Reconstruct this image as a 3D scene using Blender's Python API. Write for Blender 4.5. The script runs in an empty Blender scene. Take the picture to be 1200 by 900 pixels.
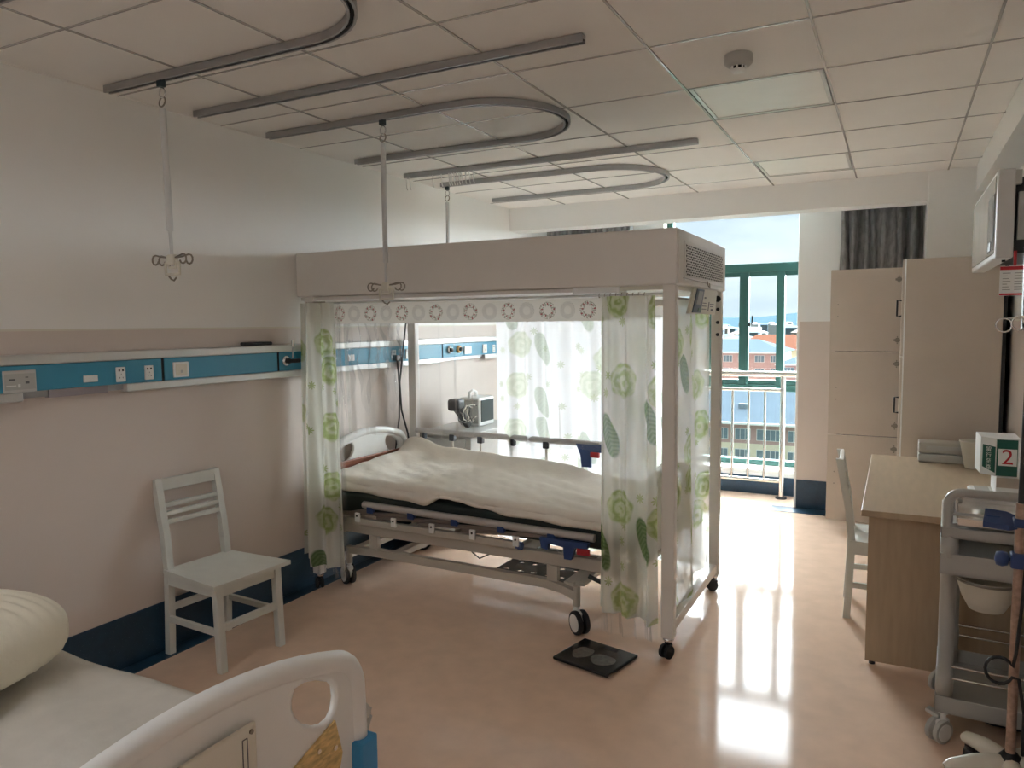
import bpy, bmesh, math, random
from math import sin, cos, pi, radians, hypot, exp
from mathutils import Vector, Matrix
from mathutils.geometry import tessellate_polygon

random.seed(7)
SC = bpy.context.scene
COL = SC.collection

# ------------------------------------------------------------------ camera
cam_d = bpy.data.cameras.new('camera')
cam = bpy.data.objects.new('camera', cam_d)
COL.objects.link(cam)
YAW, PITCH, ROLL, FPX = -0.4755995, -0.0795388, -0.0099416, 875.22
_f = Vector((sin(YAW) * cos(PITCH), cos(YAW) * cos(PITCH), sin(PITCH)))
_r = Vector((cos(YAW), -sin(YAW), 0))
_u = _r.cross(_f)
_r2 = _r * cos(ROLL) + _u * sin(ROLL)
_u2 = -_r * sin(ROLL) + _u * cos(ROLL)
cam.matrix_world = Matrix(((_r2.x, _u2.x, -_f.x, 0), (_r2.y, _u2.y, -_f.y, 0), (_r2.z, _u2.z, -_f.z, 1.6), (0, 0, 0, 1)))
cam_d.sensor_width = 36
cam_d.lens = FPX / 1200 * 36
cam_d.clip_start = 0.02
cam_d.clip_end = 20000
SC.camera = cam

# ------------------------------------------------------------------ sky, sun, exposure
SKY, SUN_E = .55, 45.0
world = bpy.data.worlds.new('overcast_sky')
SC.world = world
world.use_nodes = True
nt = world.node_tree
nt.nodes.clear()
N = nt.nodes.new
tc = N('ShaderNodeTexCoord')
mp = N('ShaderNodeMapping')
mp.inputs['Scale'].default_value = (3, 3, 11)
no = N('ShaderNodeTexNoise')
no.inputs['Scale'].default_value = 1.6
no.inputs['Detail'].default_value = 6
rp = N('ShaderNodeValToRGB')
rp.color_ramp.elements[0].position = .36
rp.color_ramp.elements[0].color = (.60, .74, .84, 1)
rp.color_ramp.elements[1].position = .62
rp.color_ramp.elements[1].color = (.82, .95, .99, 1)
bg = N('ShaderNodeBackground')
bg.inputs['Strength'].default_value = SKY
wo = N('ShaderNodeOutputWorld')
nt.links.new(tc.outputs['Generated'], mp.inputs['Vector'])
nt.links.new(mp.outputs['Vector'], no.inputs['Vector'])
nt.links.new(no.outputs['Fac'], rp.inputs['Fac'])
nt.links.new(rp.outputs['Color'], bg.inputs['Color'])
nt.links.new(bg.outputs['Background'], wo.inputs['Surface'])

sun_d = bpy.data.lights.new('veiled_sun', 'SUN')
sun_d.energy = SUN_E
sun_d.angle = radians(130)
sun_d.color = (.87, .955, 1)
sun = bpy.data.objects.new('veiled_sun', sun_d)
COL.objects.link(sun)
sun.location = (3, 12, 8)
sun.rotation_euler = (Vector((-.40, -1, -.58))).to_track_quat('-Z', 'Y').to_euler()

vs = SC.view_settings
vs.view_transform = 'Standard'
vs.look = 'None'
vs.gamma = 1
vs.exposure = 1.15
vs.use_curve_mapping = False
SC.cycles.use_denoising = True
SC.cycles.max_bounces = 14
SC.cycles.diffuse_bounces = 8
SC.cycles.transparent_max_bounces = 24
SC.cycles.sample_clamp_indirect = 6

# ------------------------------------------------------------------ materials
MATS = {}
def lin(c):
    if isinstance(c, str):
        c = [int(c[i:i + 2], 16) / 255 for i in (0, 2, 4)]
        return tuple((v / 12.92 if v <= .04045 else ((v + .055) / 1.055) ** 2.4) for v in c)
    return tuple(c)

def pm(name, rgb, rough=.5, metal=0., var=.06, scale=6., bump=0., bscale=60., spec=.5, coat=0., stretch=None):
    """procedural principled material: noise-varied colour plus optional fine relief"""
    if name in MATS:
        return MATS[name]
    c = lin(rgb)
    m = bpy.data.materials.new(name)
    m.use_nodes = True
    t = m.node_tree
    b = t.nodes['Principled BSDF']
    co = t.nodes.new('ShaderNodeTexCoord')
    vec = co.outputs['Object']
    if stretch:
        q = t.nodes.new('ShaderNodeMapping')
        q.inputs['Scale'].default_value = stretch
        t.links.new(vec, q.inputs['Vector'])
        vec = q.outputs['Vector']
    n = t.nodes.new('ShaderNodeTexNoise')
    n.inputs['Scale'].default_value = scale
    n.inputs['Detail'].default_value = 4
    t.links.new(vec, n.inputs['Vector'])
    r = t.nodes.new('ShaderNodeValToRGB')
    r.color_ramp.elements[0].position = .3
    r.color_ramp.elements[1].position = .7
    r.color_ramp.elements[0].color = tuple(v * (1 - var) for v in c) + (1,)
    r.color_ramp.elements[1].color = tuple(min(1, v * (1 + var)) for v in c) + (1,)
    t.links.new(n.outputs['Fac'], r.inputs['Fac'])
    t.links.new(r.outputs['Color'], b.inputs['Base Color'])
    b.inputs['Roughness'].default_value = rough
    b.inputs['Metallic'].default_value = metal
    b.inputs['Specular IOR Level'].default_value = spec
    if coat:
        b.inputs['Coat Weight'].default_value = coat
        b.inputs['Coat Roughness'].default_value = .08
    if bump:
        n2 = t.nodes.new('ShaderNodeTexNoise')
        n2.inputs['Scale'].default_value = bscale
        n2.inputs['Detail'].default_value = 3
        t.links.new(vec, n2.inputs['Vector'])
        bp = t.nodes.new('ShaderNodeBump')
        bp.inputs['Strength'].default_value = bump
        bp.inputs['Distance'].default_value = .01
        t.links.new(n2.outputs['Fac'], bp.inputs['Height'])
        t.links.new(bp.outputs['Normal'], b.inputs['Normal'])
    MATS[name] = m
    return m

M_WHITE = pm('wall_paint_white', (.86, .855, .835), .6, var=.015, scale=1.5, bump=.05, bscale=200)
M_PINK = pm('wall_paint_pink_beige', (.66, .575, .52), .5, var=.02, scale=1.5, bump=.04, bscale=200)
M_FLOOR = pm('peach_vinyl_floor', (.74, .54, .41), .09, var=.05, scale=9, bump=.03, bscale=2.2, spec=.075)
M_TILE = pm('ceiling_tile', (.82, .80, .77), .75, var=.02, scale=3, bump=.1, bscale=260)
M_GRID = pm('ceiling_grid_metal', (.52, .51, .49), .12, .25, var=.03)
M_ALU = pm('aluminium_grey', (.42, .42, .43), .35, .8, var=.04)
M_ALU_L = pm('aluminium_light', (.60, .59, .57), .35, .5, var=.03)
M_BLACK = pm('black_plastic', (.012, .012, .014), .4, var=.2)
M_RUBBER = pm('black_rubber', (.02, .02, .022), .7, var=.2)
M_DARK = pm('dark_void', (.006, .006, .007), .9, var=.1)
M_BLUEPANEL = pm('blue_panel', (.045, .27, .42), .3, var=.05, scale=2)
M_PLASTIC = pm('white_plastic', (.83, .835, .82), .28, var=.02)
M_CREAMPL = pm('cream_plastic', (.72, .69, .60), .4, var=.03)
M_GREYPL = pm('grey_plastic', (.47, .47, .45), .4, var=.03)
M_TROLLEY = pm('trolley_grey_plastic', (.38, .375, .35), .35, var=.03)
M_STEEL = pm('stainless_steel', (.72, .70, .67), .2, 1., var=.04, stretch=(1, 1, 12))
M_CHROME = pm('chrome', (.75, .75, .76), .12, 1., var=.02)
M_WIRE = pm('dull_wire_steel', (.30, .27, .23), .35, .9, var=.1)
M_BEDMETAL = pm('bed_frame_beige_paint', (.52, .48, .42), .4, var=.04)
M_BEDGREY = pm('bed_rail_grey', (.50, .48, .47), .35, .3, var=.04)
M_LOCKBLUE = pm('lock_blue_plastic', (.03, .065, .20), .4, var=.05)
M_RED = pm('red_plastic', (.45, .02, .03), .4, var=.05)
M_HOOD = pm('hood_white_enamel', (.74, .71, .67), .35, var=.015)
M_CHAIR = pm('white_painted_wood', (.64, .645, .60), .4, var=.04, scale=12, bump=.04, bscale=30)
M_WOOD = pm('desk_maple_veneer', (.46, .35, .235), .32, var=.07, scale=5, stretch=(8, 1, 1))
M_WARD = pm('wardrobe_cream_laminate', (.58, .50, .425), .4, var=.03, scale=4)
M_CURT = pm('grey_velvet', (.21, .205, .205), .6, var=.3, scale=14, stretch=(3, 3, 1), bump=.2, bscale=90)
M_SHEET = pm('cotton_sheet_offwhite', (.60, .57, .515), .85, var=.04, scale=14, bump=.25, bscale=30)
M_QUILT = pm('quilt_cream_cotton', (.80, .74, .66), .9, var=.04, scale=9, bump=.3, bscale=22)
M_PILLOW = pm('pillow_cream', (.78, .73, .60), .85, var=.04, scale=9, bump=.2, bscale=40)
M_MATT = pm('mattress_dark_green_black', (.012, .02, .018), .6, var=.2)
M_REDWOOD = pm('red_wood_inset', (.24, .07, .03), .4, var=.2, scale=10, stretch=(1, 1, 8))
M_YELLOW = pm('worn_yellow_inset', (.66, .47, .20), .4, var=.3, scale=9, stretch=(1, 4, 12))
M_BRIGHTBLUE = pm('bright_blue_plastic', (.04, .28, .58), .35, var=.03)
M_GREENFR = pm('green_window_frame', (.035, .12, .105), .35, .2, var=.05)
M_SILL = pm('white_stone_sill', (.72, .70, .66), .3, var=.05)
M_GREEN = pm('green_label', (.01, .10, .07), .5, var=.08)
M_REDINK = pm('red_ink', (.50, .015, .025), .5, var=.05)
M_INK = pm('grey_ink', (.12, .12, .12), .5, var=.05)
M_WHITEINK = pm('white_ink', (.75, .78, .75), .5, var=.02)
M_SCREEN = pm('screen_dark_glass', (.05, .06, .075), .12, var=.1)
M_LILAC = pm('lilac_strip', (.34, .30, .32), .4, var=.03)
M_TUB = pm('light_blue_tub', (.16, .42, .56), .3, var=.05)
M_CABLE = pm('black_cable', (.015, .015, .016), .5, var=.1)
M_POLE = pm('pinkish_bronze_pole', (.42, .29, .23), .35, .4, var=.25, scale=50)
M_COAL = pm('charcoal_bag_cloth', (.02, .022, .03), .85, var=.3)

def flecked(name, base, fleck):
    m = pm(name, base, .35, var=.15, scale=20)
    t = m.node_tree
    b = t.nodes['Principled BSDF']
    src = b.inputs['Base Color'].links[0].from_socket
    co = t.nodes.new('ShaderNodeTexCoord')
    v = t.nodes.new('ShaderNodeTexVoronoi')
    v.inputs['Scale'].default_value = 70
    t.links.new(co.outputs['Object'], v.inputs['Vector'])
    lt = t.nodes.new('ShaderNodeMath'); lt.operation = 'LESS_THAN'; lt.inputs[1].default_value = .11
    t.links.new(v.outputs['Distance'], lt.inputs[0])
    mx = t.nodes.new('ShaderNodeMix'); mx.data_type = 'RGBA'
    t.links.new(lt.outputs[0], mx.inputs['Factor'])
    t.links.new(src, mx.inputs[6])
    mx.inputs[7].default_value = fleck + (1,)
    t.links.new(mx.outputs[2], b.inputs['Base Color'])
    return m
M_NAVY = flecked('navy_flecked_vinyl', (.012, .045, .085), (.08, .13, .18))

def glassy(name, tint, gloss_scale=1., rough=.03, haze=0.):
    """thin clear sheet: lets light straight through, with Fresnel sheen and a little haze"""
    m = bpy.data.materials.new(name); m.use_nodes = True
    t = m.node_tree; t.nodes.clear()
    tr = t.nodes.new('ShaderNodeBsdfTransparent'); tr.inputs['Color'].default_value = tint + (1,)
    gl = t.nodes.new('ShaderNodeBsdfGlossy'); gl.inputs['Roughness'].default_value = rough
    fr = t.nodes.new('ShaderNodeFresnel'); fr.inputs['IOR'].default_value = 1.45
    mu = t.nodes.new('ShaderNodeMath'); mu.operation = 'MULTIPLY'; mu.inputs[1].default_value = gloss_scale
    t.links.new(fr.outputs[0], mu.inputs[0])
    mx = t.nodes.new('ShaderNodeMixShader')
    t.links.new(mu.outputs[0], mx.inputs[0]); t.links.new(tr.outputs[0], mx.inputs[1]); t.links.new(gl.outputs[0], mx.inputs[2])
    last = mx
    if haze:
        co = t.nodes.new('ShaderNodeTexCoord')
        no = t.nodes.new('ShaderNodeTexNoise'); no.inputs['Scale'].default_value = 7
        t.links.new(co.outputs['Object'], no.inputs['Vector'])
        mr = t.nodes.new('ShaderNodeMath'); mr.operation = 'MULTIPLY'; mr.inputs[1].default_value = haze * 2
        t.links.new(no.outputs['Fac'], mr.inputs[0])
        df = t.nodes.new('ShaderNodeBsdfTranslucent'); df.inputs['Color'].default_value = (.8, .8, .8, 1)
        m2 = t.nodes.new('ShaderNodeMixShader')
        t.links.new(mr.outputs[0], m2.inputs[0]); t.links.new(mx.outputs[0], m2.inputs[1]); t.links.new(df.outputs[0], m2.inputs[2])
        last = m2
    o = t.nodes.new('ShaderNodeOutputMaterial')
    t.links.new(last.outputs[0], o.inputs['Surface'])
    return m
M_GLASS = glassy('window_glass', (.97, .985, .985), .7)
M_PVC = glassy('clear_pvc_sheet', (.985, .985, .985), .35, .1, .045)

class NG:
    """tiny node-maths helper"""
    def __init__(s, t): s.t = t
    def m(s, op, a, b=None, c=None):
        n = s.t.nodes.new('ShaderNodeMath'); n.operation = op
        for i, v in enumerate((a, b, c)):
            if v is None: continue
            if isinstance(v, (int, float)): n.inputs[i].default_value = v
            else: s.t.links.new(v, n.inputs[i])
        return n.outputs[0]
    def mix(s, f, a, b):
        n = s.t.nodes.new('ShaderNodeMix'); n.data_type = 'RGBA'
        for k, v in ((0, f), (6, a), (7, b)):
            if isinstance(v, (int, float)): n.inputs[k].default_value = v
            elif isinstance(v, tuple): n.inputs[k].default_value = v + ((1,) if len(v) == 3 else ())
            else: s.t.links.new(v, n.inputs[k])
        return n.outputs[2]

def floral(name, base, alpha, ink=1., trans=.5):
    """translucent curtain cloth printed with green roses, leaves and small star flowers (UV in metres)"""
    m = bpy.data.materials.new(name); m.use_nodes = True
    t = m.node_tree; t.nodes.clear(); g = NG(t)
    uv = t.nodes.new('ShaderNodeUVMap')
    def cell(scale, rnd):
        v = t.nodes.new('ShaderNodeTexVoronoi'); v.voronoi_dimensions = '2D'
        v.inputs['Scale'].default_value = scale; v.inputs['Randomness'].default_value = rnd
        t.links.new(uv.outputs[0], v.inputs['Vector'])
        pos = t.nodes.new('ShaderNodeVectorMath'); pos.operation = 'SUBTRACT'
        t.links.new(uv.outputs[0], pos.inputs[0]); t.links.new(v.outputs['Position'], pos.inputs[1])
        sp = t.nodes.new('ShaderNodeSeparateXYZ'); t.links.new(pos.outputs[0], sp.inputs[0])
        sc = t.nodes.new('ShaderNodeSeparateColor'); t.links.new(v.outputs['Color'], sc.inputs[0])
        x, y = sp.outputs[0], sp.outputs[1]
        r = g.m('SQRT', g.m('ADD', g.m('MULTIPLY', x, x), g.m('MULTIPLY', y, y)))
        th = g.m('ARCTAN2', y, x)
        return x, y, r, th, sc.outputs[0], sc.outputs[1]
    # roses / leaves
    x, y, r, th, c1, c2 = cell(3.1, .75)
    def soft(val, lo, hi):
        n = t.nodes.new('ShaderNodeMapRange'); n.interpolation_type = 'SMOOTHSTEP'
        n.inputs[1].default_value = lo; n.inputs[2].default_value = hi; n.inputs[3].default_value = 1; n.inputs[4].default_value = 0
        t.links.new(val, n.inputs[0]); return n.outputs[0]
    lob = g.m('SUBTRACT', r, g.m('MULTIPLY', .004, g.m('SINE', g.m('MULTIPLY', th, 7))))
    rose = g.m('MULTIPLY', soft(lob, .086, .104), g.m('GREATER_THAN', c1, .38))
    wrp = t.nodes.new('ShaderNodeTexNoise'); wrp.inputs['Scale'].default_value = 22; t.links.new(uv.outputs[0], wrp.inputs['Vector'])
    ring = g.m('ADD', .5, g.m('MULTIPLY', .5, g.m('SINE', g.m('ADD', g.m('MULTIPLY', r, 120), g.m('ADD', g.m('MULTIPLY', wrp.outputs['Fac'], 9), g.m('MULTIPLY', 1.6, g.m('SINE', th)))))))
    rosec = g.mix(g.m('MULTIPLY', ring, .8), (.34, .43, .14), (.66, .71, .46))
    xr = g.m('ADD', g.m('MULTIPLY', x, .9), g.m('MULTIPLY', y, .35))
    yr = g.m('SUBTRACT', g.m('MULTIPLY', y, .9), g.m('MULTIPLY', x, .35))
    el = g.m('ADD', g.m('POWER', g.m('DIVIDE', xr, .052), 2), g.m('POWER', g.m('DIVIDE', yr, .125), 2))
    leaf = g.m('MULTIPLY', soft(el, .75, 1.1), g.m('LESS_THAN', c1, .33))
    vein = g.m('ADD', .5, g.m('MULTIPLY', .5, g.m('SINE', g.m('ADD', g.m('MULTIPLY', yr, 260), g.m('MULTIPLY', 170, g.m('ABSOLUTE', xr))))))
    leafc = g.mix(g.m('MULTIPLY', vein, .4), (.11, .22, .06), (.36, .48, .22))
    # star flowers
    x2, y2, r2, t2, d1, d2 = cell(7.5, 1)
    star = g.m('MULTIPLY', g.m('LESS_THAN', r2, g.m('ADD', .021, g.m('MULTIPLY', .008, g.m('COSINE', g.m('MULTIPLY', t2, 8))))), g.m('GREATER_THAN', d1, .62))
    starc = g.mix(d2, (.32, .40, .15), (.56, .61, .36))
    col = g.mix(g.m('MULTIPLY', star, ink), base, starc)
    col = g.mix(g.m('MULTIPLY', rose, ink), col, rosec)
    col = g.mix(g.m('MULTIPLY', leaf, ink), col, leafc)
    df = t.nodes.new('ShaderNodeBsdfDiffuse'); tl = t.nodes.new('ShaderNodeBsdfTranslucent'); tr = t.nodes.new('ShaderNodeBsdfTransparent')
    t.links.new(col, df.inputs[0]); t.links.new(col, tl.inputs[0])
    m1 = t.nodes.new('ShaderNodeMixShader'); m1.inputs[0].default_value = trans
    t.links.new(df.outputs[0], m1.inputs[1]); t.links.new(tl.outputs[0], m1.inputs[2])
    gl = t.nodes.new('ShaderNodeBsdfGlossy'); gl.inputs['Roughness'].default_value = .3
    m3 = t.nodes.new('ShaderNodeMixShader'); m3.inputs[0].default_value = .04
    t.links.new(m1.outputs[0], m3.inputs[1]); t.links.new(gl.outputs[0], m3.inputs[2])
    m2 = t.nodes.new('ShaderNodeMixShader'); m2.inputs[0].default_value = alpha
    t.links.new(tr.outputs[0], m2.inputs[1]); t.links.new(m3.outputs[0], m2.inputs[2])
    o = t.nodes.new('ShaderNodeOutputMaterial'); t.links.new(m2.outputs[0], o.inputs[0])
    return m
M_FLORAL = floral('green_rose_print_curtain', (.78, .78, .71), .87)
M_FLORAL_BACK = floral('green_rose_print_curtain_pale', (.93, .93, .95), .95, .42, .68)

def valance_mat():
    """off-white strip with alternating pink-flower and grey lace wreaths in squares (UV in cells)"""
    m = pm('wreath_print_valance', (.74, .71, .67), .6, var=.01)
    t = m.node_tree; g = NG(t); b = t.nodes['Principled BSDF']
    uv = t.nodes.new('ShaderNodeUVMap'); sp = t.nodes.new('ShaderNodeSeparateXYZ'); t.links.new(uv.outputs[0], sp.inputs[0])
    u, v = sp.outputs[0], sp.outputs[1]
    fu = g.m('SUBTRACT', g.m('FRACT', u), .5); fv = g.m('SUBTRACT', v, .5)
    r = g.m('SQRT', g.m('ADD', g.m('MULTIPLY', fu, fu), g.m('MULTIPLY', fv, fv)))
    th = g.m('ARCTAN2', fv, fu)
    odd = g.m('GREATER_THAN', g.m('FRACT', g.m('MULTIPLY', u, .5)), .5)
    band = g.m('LESS_THAN', g.m('ABSOLUTE', g.m('SUBTRACT', r, .29)), .10)
    no = t.nodes.new('ShaderNodeTexNoise'); no.inputs['Scale'].default_value = 14; t.links.new(uv.outputs[0], no.inputs['Vector'])
    leafy = g.m('MULTIPLY', band, g.m('GREATER_THAN', no.outputs['Fac'], .50))
    dots = g.m('MULTIPLY', g.m('GREATER_THAN', g.m('SINE', g.m('MULTIPLY', th, 9)), .62), g.m('LESS_THAN', g.m('ABSOLUTE', g.m('SUBTRACT', r, g.m('ADD', .29, g.m('MULTIPLY', .05, g.m('SINE', g.m('MULTIPLY', th, 4)))))), .045))
    lace = g.m('MULTIPLY', band, g.m('GREATER_THAN', g.m('MULTIPLY', g.m('SINE', g.m('MULTIPLY', th, 16)), g.m('SINE', g.m('MULTIPLY', r, 90))), .1))
    edge = g.m('MAXIMUM', g.m('GREATER_THAN', g.m('ABSOLUTE', fu), .485), g.m('GREATER_THAN', g.m('ABSOLUTE', fv), .47))
    c = g.mix(g.m('MULTIPLY', leafy, odd), (.86, .84, .80), (.48, .46, .40))
    c = g.mix(g.m('MULTIPLY', dots, odd), c, (.42, .13, .14))
    c = g.mix(g.m('MULTIPLY', lace, g.m('SUBTRACT', 1, odd)), c, (.58, .56, .54))
    c = g.mix(g.m('MULTIPLY', edge, .5), c, (.84, .83, .80))
    t.links.new(c, b.inputs['Base Color'])
    tl = t.nodes.new('ShaderNodeBsdfTranslucent'); t.links.new(c, tl.inputs[0])
    mx = t.nodes.new('ShaderNodeMixShader'); mx.inputs[0].default_value = .5
    out = t.nodes['Material Output']
    t.links.new(b.outputs[0], mx.inputs[1]); t.links.new(tl.outputs[0], mx.inputs[2]); t.links.new(mx.outputs[0], out.inputs[0])
    return m
M_VALANCE = valance_mat()

# ------------------------------------------------------------------ mesh helpers
class MB:
    def __init__(s):
        s.v, s.f, s.uv, s.sm = [], [], [], []
    def add(s, vs, fs, uvs=None, smooth=False, mat=None):
        o = len(s.v)
        s.v += [tuple(mat @ Vector(p)) if mat else tuple(p) for p in vs]
        s.f += [tuple(i + o for i in f) for f in fs]
        s.uv += list(uvs) if uvs else [(0., 0.)] * len(vs)
        s.sm += [smooth] * len(fs)
        return s
    def box(s, x0, x1, y0, y1, z0, z1, bevel=0., seg=2, mat=None):
        x0, x1 = min(x0, x1), max(x0, x1); y0, y1 = min(y0, y1), max(y0, y1); z0, z1 = min(z0, z1), max(z0, z1)
        if bevel <= 0:
            vs = [(x, y, z) for x in (x0, x1) for y in (y0, y1) for z in (z0, z1)]
            fs = [(0, 1, 3, 2), (4, 6, 7, 5), (0, 4, 5, 1), (2, 3, 7, 6), (0, 2, 6, 4), (1, 5, 7, 3)]
            return s.add(vs, fs, mat=mat)
        bm = bmesh.new()
        bmesh.ops.create_cube(bm, size=1)
        for v in bm.verts:
            v.co = Vector(((x0 + x1) / 2 + v.co.x * (x1 - x0), (y0 + y1) / 2 + v.co.y * (y1 - y0), (z0 + z1) / 2 + v.co.z * (z1 - z0)))
        b = min(bevel, .49 * min(x1 - x0, y1 - y0, z1 - z0))
        bmesh.ops.bevel(bm, geom=bm.edges[:], offset=b, segments=seg, affect='EDGES', profile=.5)
        bm.verts.index_update()
        s.add([v.co[:] for v in bm.verts], [tuple(v.index for v in f.verts) for f in bm.faces], smooth=False, mat=mat)
        bm.free()
        return s
    def beam(s, a, b, w, h, up=(0, 0, 1), bevel=0.):
        """box of section w x h along a->b"""
        a, b = Vector(a), Vector(b); d = b - a; L = d.length; d.normalize()
        up = Vector(up)
        if abs(d.dot(up)) > .98: up = Vector((1, 0, 0))
        sd = d.cross(up).normalized(); u2 = sd.cross(d)
        m = Matrix(((sd.x, d.x, u2.x, a.x), (sd.y, d.y, u2.y, a.y), (sd.z, d.z, u2.z, a.z), (0, 0, 0, 1)))
        return s.box(-w / 2, w / 2, 0, L, -h / 2, h / 2, bevel, mat=m)
    def tube(s, pts, r, n=10, closed=False, caps=True):
        pts = [Vector(p) for p in pts]; k = len(pts)
        rs = r if isinstance(r, (list, tuple)) else [r] * k
        vs, fs = [], []
        prev = None
        for i, p in enumerate(pts):
            if closed: d = pts[(i + 1) % k] - pts[i - 1]
            else: d = pts[min(i + 1, k - 1)] - pts[max(i - 1, 0)]
            d.normalize()
            if prev is None:
                ref = Vector((0, 0, 1)) if abs(d.z) < .9 else Vector((1, 0, 0))
                a = d.cross(ref).normalized()
            else:
                a = prev - d * prev.dot(d)
                a = a.normalized() if a.length > 1e-6 else d.cross(Vector((0, 1, .1))).normalized()
            prev = a
            b = d.cross(a)
            vs += [p + a * (rs[i] * cos(2 * pi * j / n)) + b * (rs[i] * sin(2 * pi * j / n)) for j in range(n)]
        for i in range(k if closed else k - 1):
            for j in range(n):
                fs.append((i * n + j, i * n + (j + 1) % n, ((i + 1) % k) * n + (j + 1) % n, ((i + 1) % k) * n + j))
        s.add(vs, fs, smooth=True)
        if caps and not closed:
            s.add(vs[:n], [tuple(range(n))[::-1]]); s.add(vs[-n:], [tuple(range(n))])
        return s
    def lathe(s, prof, c, axis='z', n=20, smooth=True):
        """prof: (radius, height along axis)"""
        vs, fs = [], []
        for r, h in prof:
            for j in range(n):
                a = 2 * pi * j / n
                p = (r * cos(a), r * sin(a), h)
                if axis == 'x': p = (h, r * cos(a), r * sin(a))
                if axis == 'y': p = (r * sin(a), h, r * cos(a))
                vs.append((c[0] + p[0], c[1] + p[1], c[2] + p[2]))
        for i in range(len(prof) - 1):
            for j in range(n):
                fs.append((i * n + j, i * n + (j + 1) % n, (i + 1) * n + (j + 1) % n, (i + 1) * n + j))
        s.add(vs, fs, smooth=smooth)
        s.add(vs[:n], [tuple(range(n))[::-1]]); s.add(vs[-n:], [tuple(range(n))])
        return s
    def cyl(s, c, r, h, axis='z', n=16):
        return s.lathe([(r, -h / 2), (r, h / 2)], c, axis, n)
    def plate(s, outer, holes, t, fn, smooth=False):
        """polygon with holes (2-D), thickness t; fn(a, b, w) -> 3-D point, w in +-t/2"""
        loops = [list(outer)] + [list(h) for h in holes]
        flat = [p for l in loops for p in l]
        tris = tessellate_polygon([[Vector((p[0], p[1], 0)) for p in l] for l in loops])
        n = len(flat)
        vs = [fn(p[0], p[1], t / 2) for p in flat] + [fn(p[0], p[1], -t / 2) for p in flat]
        fs = [tuple(tr) for tr in tris] + [tuple(i + n for i in tr)[::-1] for tr in tris]
        s.add(vs, fs)
        o = 0
        for l in loops:
            k = len(l)
            vv = [vs[o + i] for i in range(k)] + [vs[o + i + n] for i in range(k)]
            s.add(vv, [(i, (i + 1) % k, (i + 1) % k + k, i + k) for i in range(k)], smooth=smooth)
            o += k
        return s
    def grid(s, fn, nu, nv, uvfn=None, smooth=True):
        vs, uvs, fs = [], [], []
        for j in range(nv + 1):
            for i in range(nu + 1):
                u, v = i / nu, j / nv
                vs.append(fn(u, v)); uvs.append(uvfn(u, v) if uvfn else (u, v))
        w = nu + 1
        for j in range(nv):
            for i in range(nu):
                fs.append((j * w + i, j * w + i + 1, (j + 1) * w + i + 1, (j + 1) * w + i))
        return s.add(vs, fs, uvs, smooth)
    def mesh(s, name):
        me = bpy.data.meshes.new(name)
        me.from_pydata(s.v, [], s.f)
        l = me.uv_layers.new(name='UVMap')
        for lp in me.loops:
            l.data[lp.index].uv = s.uv[lp.vertex_index]
        for p, sm in zip(me.polygons, s.sm):
            p.use_smooth = sm
        bm = bmesh.new(); bm.from_mesh(me)
        bmesh.ops.recalc_face_normals(bm, faces=bm.faces[:])
        bm.to_mesh(me); bm.free()
        return me
    def build(s, name, mat, parent=None, solid=0.):
        o = bpy.data.objects.new(name, s.mesh(name))
        o.data.materials.append(mat)
        COL.objects.link(o)
        adopt(o, parent)
        if solid:
            md = o.modifiers.new('thickness', 'SOLIDIFY'); md.thickness = solid; md.offset = 0
        return o

def adopt(o, parent):
    if parent is not None:
        o.parent = parent
        t = Vector()
        p = parent
        while p is not None:
            t = t + p.location if p.type == 'EMPTY' else t
            p = p.parent
        # parts are modelled in room coordinates; undo the thing's own offset
        if parent.type == 'EMPTY':
            o.matrix_parent_inverse = Matrix.Translation(-parent.location)

def B(*a, **k): return MB().box(*a, **k)

def thing(name, loc, label, cat, group=None):
    o = bpy.data.objects.new(name, None)
    o.empty_display_size = .1
    COL.objects.link(o); o.location = loc
    return tag(o, label, cat, group)
def tag(o, label, cat, group=None):
    o['label'] = label; o['category'] = cat
    if group: o['group'] = group
    return o
def struct(o, label=None):
    o['kind'] = 'structure'
    if label: o['label'] = label
    return o
def copy_tree(o, parent=None):
    c = o.copy(); COL.objects.link(c)
    if parent is not None: c.parent = parent
    for ch in list(o.children): copy_tree(ch, c)
    return c
def text_mesh(body, size, depth, fn, name, mat, parent):
    cu = bpy.data.curves.new(name, 'FONT'); cu.body = body; cu.size = size; cu.extrude = depth
    cu.align_x = 'CENTER'; cu.align_y = 'CENTER'; cu.resolution_u = 3
    tmp = bpy.data.objects.new('tmp', cu); COL.objects.link(tmp)
    dg = bpy.context.evaluated_depsgraph_get(); dg.update()
    me = bpy.data.meshes.new_from_object(tmp.evaluated_get(dg))
    bpy.data.objects.remove(tmp)
    for v in me.vertices: v.co = Vector(fn(*v.co))
    me.name = name
    me.materials.clear(); me.materials.append(mat)
    o = bpy.data.objects.new(name, me); COL.objects.link(o); adopt(o, parent)
    return o
def arc(cx, cy, r, a0, a1, n):
    return [(cx + r * cos(a0 + (a1 - a0) * i / n), cy + r * sin(a0 + (a1 - a0) * i / n)) for i in range(n + 1)]
def interp(tab, x):
    if x <= tab[0][0]: return tab[0][1]
    for (a, b), (c, d) in zip(tab, tab[1:]):
        if x <= c:
            t = (x - a) / (c - a); t = t * t * (3 - 2 * t)
            return b + (d - b) * t
    return tab[-1][1]
_ph = [(random.uniform(2, 7), random.uniform(2, 9), random.uniform(0, 6.3)) for _ in range(14)]
def wob(x, y, k=1.):
    return sum(sin(a * k * x + b * k * y + c) for a, b, c in _ph) / len(_ph)

# ------------------------------------------------------------------ dimensions
XL, XR, YB, YF, H = -3.20, .62, 7.40, -2.5, 2.66
PIER_Y, PIER_X = 6.75, -.755
exec_order = []

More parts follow.
